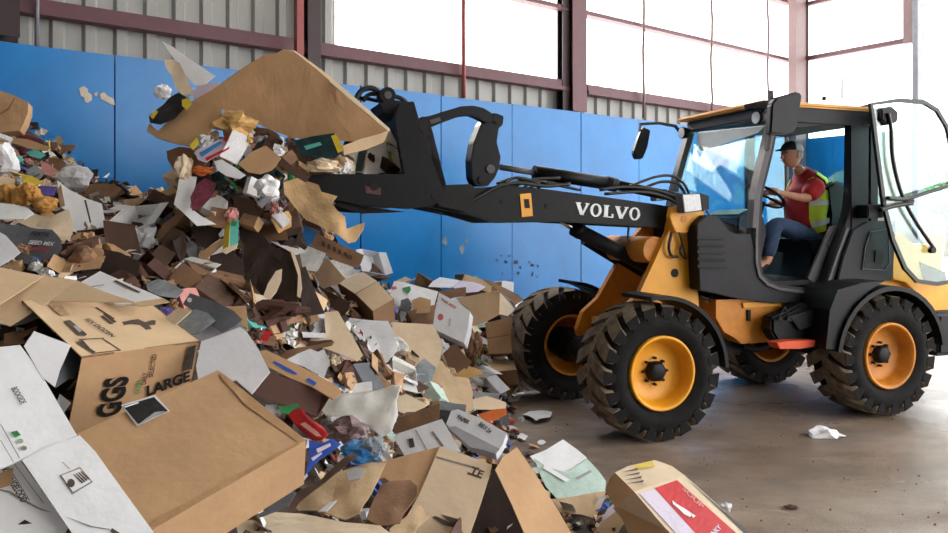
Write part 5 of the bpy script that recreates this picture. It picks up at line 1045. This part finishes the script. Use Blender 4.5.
S('white_board', 'board', 'pointed white board sticking up behind the large brown sheet', 'white', '162,41 172,46 190,59 215,76 206,84 196,86 184,74 172,56', 70, 0, Y=5.1, warp=.006); S('white_rag', 'cloth', 'torn white paper rag under the pointed white board', 'cream', '165,61 174,60 180,64 190,84 194,92 184,96 176,88 172,76 166,68', 65, 0, Y=5.05, warp=.05, cuts=4)
pb = S('blue_print_box', 'box', 'white and blue printed carton tucked behind the large brown sheet', 'lilac', '191,92 200,86 216,82 220,86 206,96 194,100', 60, 0, Y=4.95); decal(pb, '195,95 214,87 216,90 198,98', 'blue')
bb = S('black_bag', 'bag', 'black and yellow plastic bag held in the brown sheet fold', 'black', '150,118 158,108 170,97 178,92 190,98 186,110 176,120 162,127 152,125', 60, -10, Y=4.66, warp=.05, cuts=4); decal(bb, '182,100 190,97 192,104 187,110 182,106', 'yellow', up=.05); decal(bb, '150,116 156,109 158,112 153,119', 'yellow', up=.05)
crumple('white_wrapper', 'wrapper', 'white plastic wrapper beside the black and yellow bag', 'white', 163, 92, 18, 16, Y=4.9, amp=.4)
dg = S('dark_green_box', 'box', 'dark green printed box under the lower corner of the brown sheet', 'dgreen', '294,140 312,136 334,133 340,142 345,150 336,158 318,159 300,155', 70, 0, Y=4.78, warp=.01); decal(dg, '331,136 336,134 345,150 338,153', 'yellow', up=.01); decal(dg, '304,146 320,142 322,145 306,150', 'teal', up=.01)
rb = S('striped_packet', 'packet', 'blue, white and red striped food packet in the bucket load', 'lilac', '195,152 212,143 231,133 238,137 232,148 206,163 198,160', 60, 0, Y=4.5, warp=.02); decal(rb, '222,138 231,134 236,138 228,144', 'red', up=.015); decal(rb, '199,153 220,141 222,143 202,157', 'lblue', up=.015); decal(rb, '205,158 230,146 229,149 207,161', 'red', up=.015)
crumple('crushed_paper', 'paper', 'crumpled tan paper wad under the large brown sheet', 'gold', 236, 124, 40, 26, Y=4.62, amp=.55); S('folded_box', 'box', 'open tan folded box in the middle of the bucket load', 'kraft', '238,164 252,152 266,146 281,158 272,170 260,174 248,172', 55, 0, Y=4.5, warp=.01); S('carton_flap', 'board', 'olive-brown carton edge right of the folded tan box', 'dbrown', '264,146 270,146 290,164 310,176 306,182 288,172 276,162', 60, 0, Y=4.55)
S('yellow_scrap', 'scrap', 'small yellow scrap above the striped packet', 'yellow', '189,146 197,137 199,143 193,150', 60, 0, Y=4.48); crumple('orange_scrap', 'scrap', 'orange plastic scrap below the striped packet', 'orange', 202, 171, 20, 10, Y=4.5, amp=.5); S('brown_carton', 'box', 'brown rolled carton hanging at the bucket tip', 'brown', '165,150 178,146 194,148 190,160 182,172 176,174 168,160', 60, -20, Y=4.6, warp=.03); crumple('tissue', 'paper', 'white tissue wad hanging beneath the brown rolled carton', 'cream', 184, 168, 18, 26, Y=4.5, amp=.4)
S('white_paper_roll', 'paper', 'long white torn paper under the orange scrap', 'white', '214,162 222,160 236,168 246,176 240,180 226,176 218,170', 55, 0, Y=4.45, warp=.03); S('white_carton', 'box', 'white carton with a green stripe inside the bucket', 'white', '352,150 372,140 394,124 402,172 366,174 350,172', 70, 0, Y=5.5); S('green_strip', 'strip', 'upright green strip inside the bucket against its back plate', mat((150, 178, 60)), '386,142 389,141 395,172 391,173', 70, 0, Y=5.35)
for x, y, w_, lbl in ((352, 163, 5, 'narrow white card upright in the bucket'), (360, 160, 4, 'narrow dark green card beside the white carton'), (372, 164, 8, 'short white card leaning before the white carton')): S('card', 'card', lbl, 'dgreen' if 'dark' in lbl else 'white', '%d,%d %d,%d %d,%d %d,%d' % (x-w_+4, y-14, x+w_+3, y-13, x+w_-2, y+11, x-w_-1, y+11), 75, 0, Y=5.2)
crumple('pale_paper', 'paper', 'pale crumpled paper low in the bucket beside the dark green box', 'cream', 322, 166, 34, 14, Y=4.7, amp=.5)

crumple('waste_clump', 'waste', 'dark compressed clump of waste at the core of the raised load', 'dbrown', 238, 178, 112, 88, Y=5.05, amp=.45, depth=.5, sub=4)
crumple('waste_clump', 'waste', 'brown clump of waste filling the bucket under the large brown sheet', 'choc', 312, 160, 84, 36, Y=5.35, amp=.4, depth=.6, sub=4)
POLYS = POLYS[:-2]
# ---------------- loose scraps that cover the heap ----------------
def mk_flap(w, h, ang, seed):
    bm = new(); rnd = random.Random(seed); n = 6; k = rnd.uniform(.3, .6); rows = []
    for i in range(n+1):
        u = i/n; x = (u-.5)*w; zz = max(0, u-k)*w*math.tan(ang)*.6
        jl, jr = rnd.uniform(-.03, .03)*h, rnd.uniform(-.03, .03)*h
        rows.append([bm.verts.new((x, -h/2+jl, zz)), bm.verts.new((x, rnd.uniform(-.04, .04), zz+rnd.uniform(-.012, .012))), bm.verts.new((x, h/2+jr, zz))])
    for i in range(n):
        for j in range(2): bm.faces.new((rows[i][j], rows[i+1][j], rows[i+1][j+1], rows[i][j+1]))
    r = bmesh.ops.extrude_face_region(bm, geom=bm.faces[:])
    for v in r['geom']:
        if isinstance(v, bmesh.types.BMVert): v.co.z -= .012
    return bm
def mk_torn(seed, amp=.06):
    bm = new(); rnd = random.Random(seed); n = 11; ri = [bm.verts.new((math.cos(2*math.pi*k/n)*.5*rnd.uniform(.6, 1.15), math.sin(2*math.pi*k/n)*.4*rnd.uniform(.6, 1.15), rnd.uniform(-amp, amp))) for k in range(n)]
    md = [bm.verts.new((v.co.x*.5+rnd.uniform(-.04, .04), v.co.y*.5, rnd.uniform(-amp, amp)*1.2)) for v in ri]; c = bm.verts.new((0, 0, rnd.uniform(0, amp)))
    for k in range(n):
        q = (k+1) % n; bm.faces.new((ri[k], ri[q], md[q], md[k])); bm.faces.new((md[k], md[q], c))
    r = bmesh.ops.extrude_face_region(bm, geom=bm.faces[:])
    for v in r['geom']:
        if isinstance(v, bmesh.types.BMVert): v.co.z -= .012
    return bm
def mk_crump(seed):
    bm = new(); bmesh.ops.create_icosphere(bm, subdivisions=3, radius=.42); o = Vector((seed*3.1, seed*1.7, seed))
    for v in bm.verts:
        p = v.co.normalized(); d = 1+.5*noise.noise(p*2.0+o)-.5*abs(noise.noise(p*3.4+o))+.08*noise.noise(p*9+o); v.co = Vector((p.x*.45*d, p.y*.38*d, p.z*.3*d))
    return bm
def mk_openbox(seed):
    bm = new(); rnd = random.Random(seed); a, b, c, t = .5, rnd.uniform(.3, .42), rnd.uniform(.22, .34), .012
    for o, p, q, e in ((Vector((-a, -b, 0)), Vector((2*a, 0, 0)), Vector((0, 2*b, 0)), Z*t), (Vector((-a, -b, 0)), Vector((2*a, 0, 0)), Z*c, Vector((0, t, 0))), (Vector((-a, b, 0)), Vector((2*a, 0, 0)), Z*c, Vector((0, -t, 0))), (Vector((-a, -b, 0)), Vector((0, 2*b, 0)), Z*c, Vector((t, 0, 0))), (Vector((a, -b, 0)), Vector((0, 2*b, 0)), Z*c, Vector((-t, 0, 0)))):
        prism(bm, [o*.9, (o+p)*.9, (o+p+q)*.9, (o+q)*.9], e)
    for sg in (-1, 1): prism(bm, [Vector((-a, sg*b, c))*.9, Vector((a, sg*b, c))*.9, Vector((a*.92, sg*(b+.26), c+rnd.uniform(-.1, .2)))*.9, Vector((-a*.92, sg*(b+.26), c+rnd.uniform(-.1, .2)))*.9], Z*t)
    return bm
def mk_box(seed):
    bm = new(); rnd = random.Random(seed); a, b, c = .5, rnd.uniform(.28, .45), rnd.uniform(.12, .28)
    boxv(bm, Vector((-a, -b, -c)), Vector((2*a, 0, 0)), Vector((0, 2*b, 0)), Z*2*c)
    bmesh.ops.subdivide_edges(bm, edges=bm.edges[:], cuts=1, use_grid_fill=True)
    for v in bm.verts: v.co += Vector((rnd.uniform(-.03, .03), rnd.uniform(-.03, .03), rnd.uniform(-.03, .03)))
    bmesh.ops.recalc_face_normals(bm, faces=bm.faces); bmesh.ops.bevel(bm, geom=bm.edges[:], offset=.008, segments=1, affect='EDGES'); return bm
def mk_bottle(seed):
    bm = new(); n = 12; pr = [(0, 0), (.13, 0), (.14, .05), (.13, .3), (.14, .55), (.12, .66), (.05, .8), (.045, .9), (.055, .9), (.055, .96), (0, .96)]
    rg = [[bm.verts.new((r*math.cos(2*math.pi*k/n), r*math.sin(2*math.pi*k/n)*(.8 if 2 < i < 5 else 1), z-.5)) for k in range(n)] for i, (r, z) in enumerate(pr)]
    for i in range(len(rg)-1):
        for k in range(n):
            try: bm.faces.new((rg[i][k], rg[i][(k+1) % n], rg[i+1][(k+1) % n], rg[i+1][k]))
            except ValueError: pass
    bmesh.ops.remove_doubles(bm, verts=bm.verts, dist=1e-4)
    for v in bm.verts: v.co = Vector((v.co.z, v.co.x, v.co.y))
    return bm
KIND = {}
def reg(kind, bms):
    KIND[kind] = []
    for b in bms:
        bmesh.ops.recalc_face_normals(b, faces=b.faces); me = bpy.data.meshes.new(kind); b.to_mesh(me); b.free(); me.materials.append(None); KIND[kind].append(me)
reg('cardboard_flap', [mk_flap(1, random.uniform(.5, .8), random.uniform(-1.1, 1.1), s) for s in range(7)]); reg('torn_sheet', [mk_torn(s) for s in range(8)]); reg('crumpled_paper', [mk_crump(s) for s in range(6)])
reg('open_box', [mk_openbox(s) for s in range(4)]); reg('small_box', [mk_box(s) for s in range(4)]); reg('plastic_bottle', [mk_bottle(0)])
CATN = {'cardboard_flap': 'cardboard', 'torn_sheet': 'paper', 'crumpled_paper': 'paper', 'open_box': 'box', 'small_box': 'box', 'plastic_bottle': 'bottle'}
WORDS = {'cardboard_flap': 'bent cardboard flap', 'torn_sheet': 'torn flat sheet', 'crumpled_paper': 'crumpled wad', 'open_box': 'small open carton', 'small_box': 'small dented box', 'plastic_bottle': 'plastic bottle'}
COLW = {'tan': 'tan', 'ltan': 'pale tan', 'kraft': 'kraft brown', 'brown': 'brown', 'dbrown': 'dark brown', 'vdark': 'blackish brown', 'choc': 'chocolate brown', 'white': 'white', 'grey': 'grey', 'lgrey': 'light grey', 'cream': 'cream', 'black': 'black', 'red': 'red', 'blue': 'blue', 'lblue': 'light blue', 'green': 'green', 'teal': 'teal', 'yellow': 'yellow', 'orange': 'orange', 'pink': 'pink', 'maroon': 'maroon', 'purple': 'purple', 'dgreen': 'dark green', 'clear': 'clear', 'dgrey': 'dark grey', 'news': 'printed grey-white', 'gold': 'golden tan', 'mauve': 'mauve', 'plastic': 'milky', 'pgreen': 'pale green'}
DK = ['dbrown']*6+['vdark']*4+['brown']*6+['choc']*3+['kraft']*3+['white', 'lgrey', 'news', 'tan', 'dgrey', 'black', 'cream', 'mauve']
TOPL = ['cream', 'white', 'pink', 'teal', 'brown', 'brown', 'kraft', 'dbrown', 'lgrey', 'maroon', 'yellow', 'news', 'grey', 'vdark', 'purple', 'tan']
MID = ['white', 'white', 'news', 'lgrey', 'cream', 'white', 'lgrey', 'tan', 'ltan', 'kraft', 'brown', 'dbrown', 'brown', 'cream', 'news', 'dgrey', 'vdark', 'tan', 'white', 'pgreen', 'red', 'kraft']
LOAD = ['brown', 'cream', 'kraft', 'white', 'dbrown', 'news', 'tan', 'maroon', 'mauve', 'gold', 'vdark', 'lgrey', 'brown', 'dbrown', 'white', 'cream', 'kraft', 'brown', 'dgreen', 'pink', 'news', 'white']
FRONT = ['tan', 'kraft', 'cream', 'brown', 'dbrown', 'white', 'news', 'dgrey', 'vdark', 'red', 'blue', 'lgrey']
REG = [ # polygon (px), count, palette, size range px, kinds, fixed Y range or None
 ([(0, 136), (60, 150), (92, 186), (60, 205), (0, 205)], 60, TOPL, (9, 20), 'ftccs', None),
 ([(95, 190), (175, 195), (190, 230), (110, 235)], 40, ['brown', 'kraft', 'tan', 'white', 'cream', 'dbrown', 'lgrey', 'vdark'], (10, 26), 'ffttcs', None),
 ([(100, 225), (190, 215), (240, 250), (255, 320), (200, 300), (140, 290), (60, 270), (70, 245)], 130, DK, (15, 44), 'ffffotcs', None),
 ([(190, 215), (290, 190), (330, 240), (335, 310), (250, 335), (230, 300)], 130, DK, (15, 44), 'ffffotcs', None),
 ([(165, 150), (240, 128), (300, 165), (300, 215), (260, 235), (220, 222), (190, 205)], 110, LOAD, (9, 26), 'ftccsb', (4.5, 5.0)),
 ([(240, 330), (300, 315), (345, 370), (400, 395), (390, 440), (300, 410), (262, 350)], 60, MID+DK, (9, 24), 'ftccsb', None),
 ([(300, 270), (350, 262), (430, 285), (520, 300), (515, 380), (440, 420), (360, 385), (310, 330)], 100, MID, (13, 36), 'fttcos', None),
 ([(0, 215), (75, 240), (110, 262), (60, 275), (0, 268)], 36, TOPL+['dgrey', 'blue', 'vdark'], (8, 20), 'ttccs', None),
 ([(300, 440), (400, 430), (500, 440), (500, 533), (240, 533)], 60, FRONT, (12, 30), 'fttco', None),
 ([(500, 400), (530, 440), (600, 500), (620, 533), (480, 533), (480, 420)], 36, FRONT, (9, 22), 'fttc', None),
 ([(140, 290), (250, 300), (265, 345), (190, 345)], 40, TOPL+DK, (8, 20), 'ftccs', None),
 ([(470, 385), (512, 388), (524, 430), (500, 470), (480, 420)], 20, FRONT+['orange'], (8, 18), 'ftc', None),
 ([(240, 138), (290, 140), (350, 156), (345, 176), (300, 182), (262, 168)], 34, LOAD, (10, 22), 'ftccs', (4.8, 5.2)),
 ([(300, 172), (350, 150), (398, 130), (400, 172)], 16, ['white', 'dgreen', 'cream', 'lgrey', 'vdark'], (8, 18), 'tcs', (5.0, 5.7)),
]
KC = {'f': 'cardboard_flap', 't': 'torn_sheet', 'c': 'crumpled_paper', 'o': 'open_box', 's': 'small_box', 'b': 'plastic_bottle'}
def inside(x, y, pl):
    c = False; n = len(pl)
    for i in range(n):
        (x1, y1), (x2, y2) = pl[i], pl[(i+1) % n]
        if (y1 > y) != (y2 > y) and x < (x2-x1)*(y-y1)/(y2-y1)+x1: c = not c
    return c
def side_word(dx, dy):
    if abs(dy) > abs(dx)*1.2: return 'above' if dy < 0 else 'below'
    return 'left of' if dx < 0 else 'right of'
def short(label):
    w = label.split(); out = []
    for x in w:
        if x in ('with', 'in', 'on', 'beside', 'behind', 'above', 'below', 'under', 'near', 'lying', 'between', 'lettered', 'running', 'at', 'across', 'against', 'hanging', 'standing', 'spread', 'printed' if len(out) > 2 else '', 'beneath', 'leaning', 'before', 'held', 'draped', 'tucked', 'jutting', 'along', 'tipped', 'touching', 'crossing', 'wedged', 'next', 'sticking', 'of', 'and' if len(out) > 4 else '', 'slanting', 'right', 'wedged', 'folded' if len(out) > 3 else '', 'underneath', 'to'): break
        out.append(x)
    return ' '.join(out[:6]) if len(out) > 1 else ' '.join(w[:3])
cnt = {}; scraps = []; POLYS += [px2('75,423 218,370 306,440 304,484 150,560 60,533'), px2('22,300 138,302 200,341 195,380 120,410 70,424 82,357')]
rnd = random.Random(5)
BUSY = []
for pl, n, pal, (s0, s1), kinds, yr in REG:
    xs = [p[0] for p in pl]; ys = [p[1] for p in pl]; k = 0; tries = 0; mine = []
    while k < n and tries < n*12:
        tries += 1; x, y = rnd.uniform(min(xs), max(xs)), rnd.uniform(min(ys), max(ys))
        if not inside(x, y, pl): continue
        if any((x-a)**2+(y-b)**2 < (s0*.42)**2 for a, b in mine): continue
        if rnd.random() > .13 and any(inside(x, y, q) for q in POLYS): continue
        mine.append((x, y)); k += 1; sp = rnd.uniform(s0, s1); c = pal[rnd.randrange(len(pal))]; kd = KC[kinds[rnd.randrange(len(kinds))]]
        if kd == 'plastic_bottle': c = rnd.choice(['clear', 'lblue', 'green'])
        if kd == 'crumpled_paper': sp *= .8
        Y = rnd.uniform(*yr) if yr else hit(x, y)+rnd.uniform(.0, .12)
        if yr:
            Y = yr[0]+(yr[1]-yr[0])*rnd.random()
        sz = sp*Y/F_PX*.6; q_ = W(x, y, Y); dd = -(q_-BW).dot(NW)
        if dd < sz+.04: Y -= (sz+.04-dd)*1.2
        scraps.append((x, y, Y, sp, c, kd))
# the same loose waste goes on where the camera sees less of it
for _ in range(330):
    X, Yy = rnd.uniform(-6.5, 2.2), rnd.uniform(1.0, 9.5)
    if (Vector((X, Yy, 0))-BW).dot(NW) > -.35 or (Vector((X, Yy, 0))-BW).dot(UW) < -13.7 or hq(X, Yy) < .06: continue
    p = Vector((X, Yy, hq(X, Yy)+.01)); x, y = pj(p)
    if Yy < 3.2 and x > -60 and y < 565: continue
    if hit(x, y) > Yy-.3 and -20 < x < 960 and y < 565: continue
    scraps.append((x, y, Yy, rnd.uniform(.1, .3)*F_PX/Yy, rnd.choice(DK+MID), KC[rnd.choice('ftcos')]))
used = {}
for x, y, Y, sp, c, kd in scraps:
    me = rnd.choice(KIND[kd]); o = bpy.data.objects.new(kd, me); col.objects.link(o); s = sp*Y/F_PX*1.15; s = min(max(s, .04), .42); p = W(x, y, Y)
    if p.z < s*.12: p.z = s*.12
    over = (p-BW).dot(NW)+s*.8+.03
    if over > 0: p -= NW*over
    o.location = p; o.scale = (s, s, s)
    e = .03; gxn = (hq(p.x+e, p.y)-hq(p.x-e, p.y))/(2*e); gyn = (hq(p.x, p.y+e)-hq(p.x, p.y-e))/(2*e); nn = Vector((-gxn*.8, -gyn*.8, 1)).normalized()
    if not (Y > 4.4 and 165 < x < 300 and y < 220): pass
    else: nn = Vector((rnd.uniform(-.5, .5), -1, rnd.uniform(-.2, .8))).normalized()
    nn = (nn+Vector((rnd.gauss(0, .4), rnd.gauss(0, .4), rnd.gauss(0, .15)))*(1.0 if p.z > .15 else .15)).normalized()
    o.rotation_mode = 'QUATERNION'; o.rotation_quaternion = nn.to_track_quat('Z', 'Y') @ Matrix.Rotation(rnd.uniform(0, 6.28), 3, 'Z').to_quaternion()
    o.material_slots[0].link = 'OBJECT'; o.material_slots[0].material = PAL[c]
    best = sorted(ANCH, key=lambda a: (a[0]-x)**2+(a[1]-y)**2)
    size = 'tiny' if sp < 12 else ('small' if sp < 17 else ('mid-sized' if sp < 24 else 'wide'))
    base = '%s %s %s' % (size, COLW[c], WORDS[kd].replace('small ', '') if kd in ('open_box', 'small_box') else WORDS[kd])
    lab = None
    for a in best[:6]:
        t_ = '%s %s the %s' % (base, side_word(x-a[0], y-a[1]), short(a[2]))
        if len(t_.split()) <= 16 and t_ not in used: lab = t_; break
    if lab is None: lab = '%s near the %s' % (base, short(best[0][2]))
    used[lab] = used.get(lab, 0)+1
    tag(o, lab, CATN[kd], '%ss around the %s' % (WORDS[kd], short(best[0][2])) if used[lab] == 1 else None)
    if used[lab] > 1: o['group'] = first_group[lab]
    else:
        if used[lab] == 1: 
            try: first_group[lab] = o['group']
            except NameError: first_group = {lab: o['group']}
# fine litter between them
def litter():
    ms_ = ['white', 'brown', 'dbrown', 'kraft', 'cream', 'vdark', 'lgrey', 'news', 'tan', 'red', 'blue', 'green', 'yellow', 'pink', 'choc', 'dgrey']
    wts = [5, 8, 9, 6, 4, 8, 4, 4, 5, 1, 1, .7, .7, 1, 5, 2]; bm = new(); r_ = random.Random(3)
    for _ in range(15000):
        X, Yy = r_.uniform(-6.6, 2.6), r_.uniform(1.6, 9.7); h_ = hq(X, Yy)
        if (Vector((X, Yy, 0))-BW).dot(NW) > -.12 or (Vector((X, Yy, 0))-BW).dot(UW) < -14 or h_ < .03: continue
        p = Vector((X, Yy, h_+r_.uniform(-.07, .03))); s = r_.uniform(.015, .06); xp, yp = pj(p)
        if 40 < xp < 310 and 340 < yp < 520 and any(inside(xp, yp, q) for q in POLYS[-2:]): continue
        a = Vector((r_.gauss(0, 1), r_.gauss(0, 1), r_.gauss(0, .6))).normalized(); b = (a.cross(Vector((r_.gauss(0, 1), r_.gauss(0, 1), r_.gauss(0, 1))))).normalized()
        c_ = [a*s, b*s*r_.uniform(.3, 1), -a*s*r_.uniform(.5, 1), -b*s*r_.uniform(.3, 1)]; f = bm.faces.new([bm.verts.new(p+q+a.cross(b)*r_.uniform(-.01, .01)) for q in c_]); f.material_index = r_.choices(range(len(ms_)), wts)[0]
    o = link(bm, 'litter', [PAL[m] for m in ms_], recalc=False); tag(o, 'fine mixed paper and cardboard litter filling gaps in the heap', 'litter', kind='stuff')
    bm = new()
    for _ in range(110):
        x = r_.uniform(500, 948); y = r_.uniform(395, 533); Y = CAMH*F_PX/(y-HY); p = W(x, y, Y)
        if hq(p.x, p.y) > .0: continue
        s = r_.uniform(.002, .008); p.z = s*.4; bmesh.ops.create_icosphere(bm, subdivisions=1, radius=s, matrix=Matrix.Translation(p))
    o = link(bm, 'grit', PAL['brown'], recalc=False); tag(o, 'small scattered grit specks on the concrete floor', 'grit', kind='stuff')
litter()
bpy.context.view_layer.update()
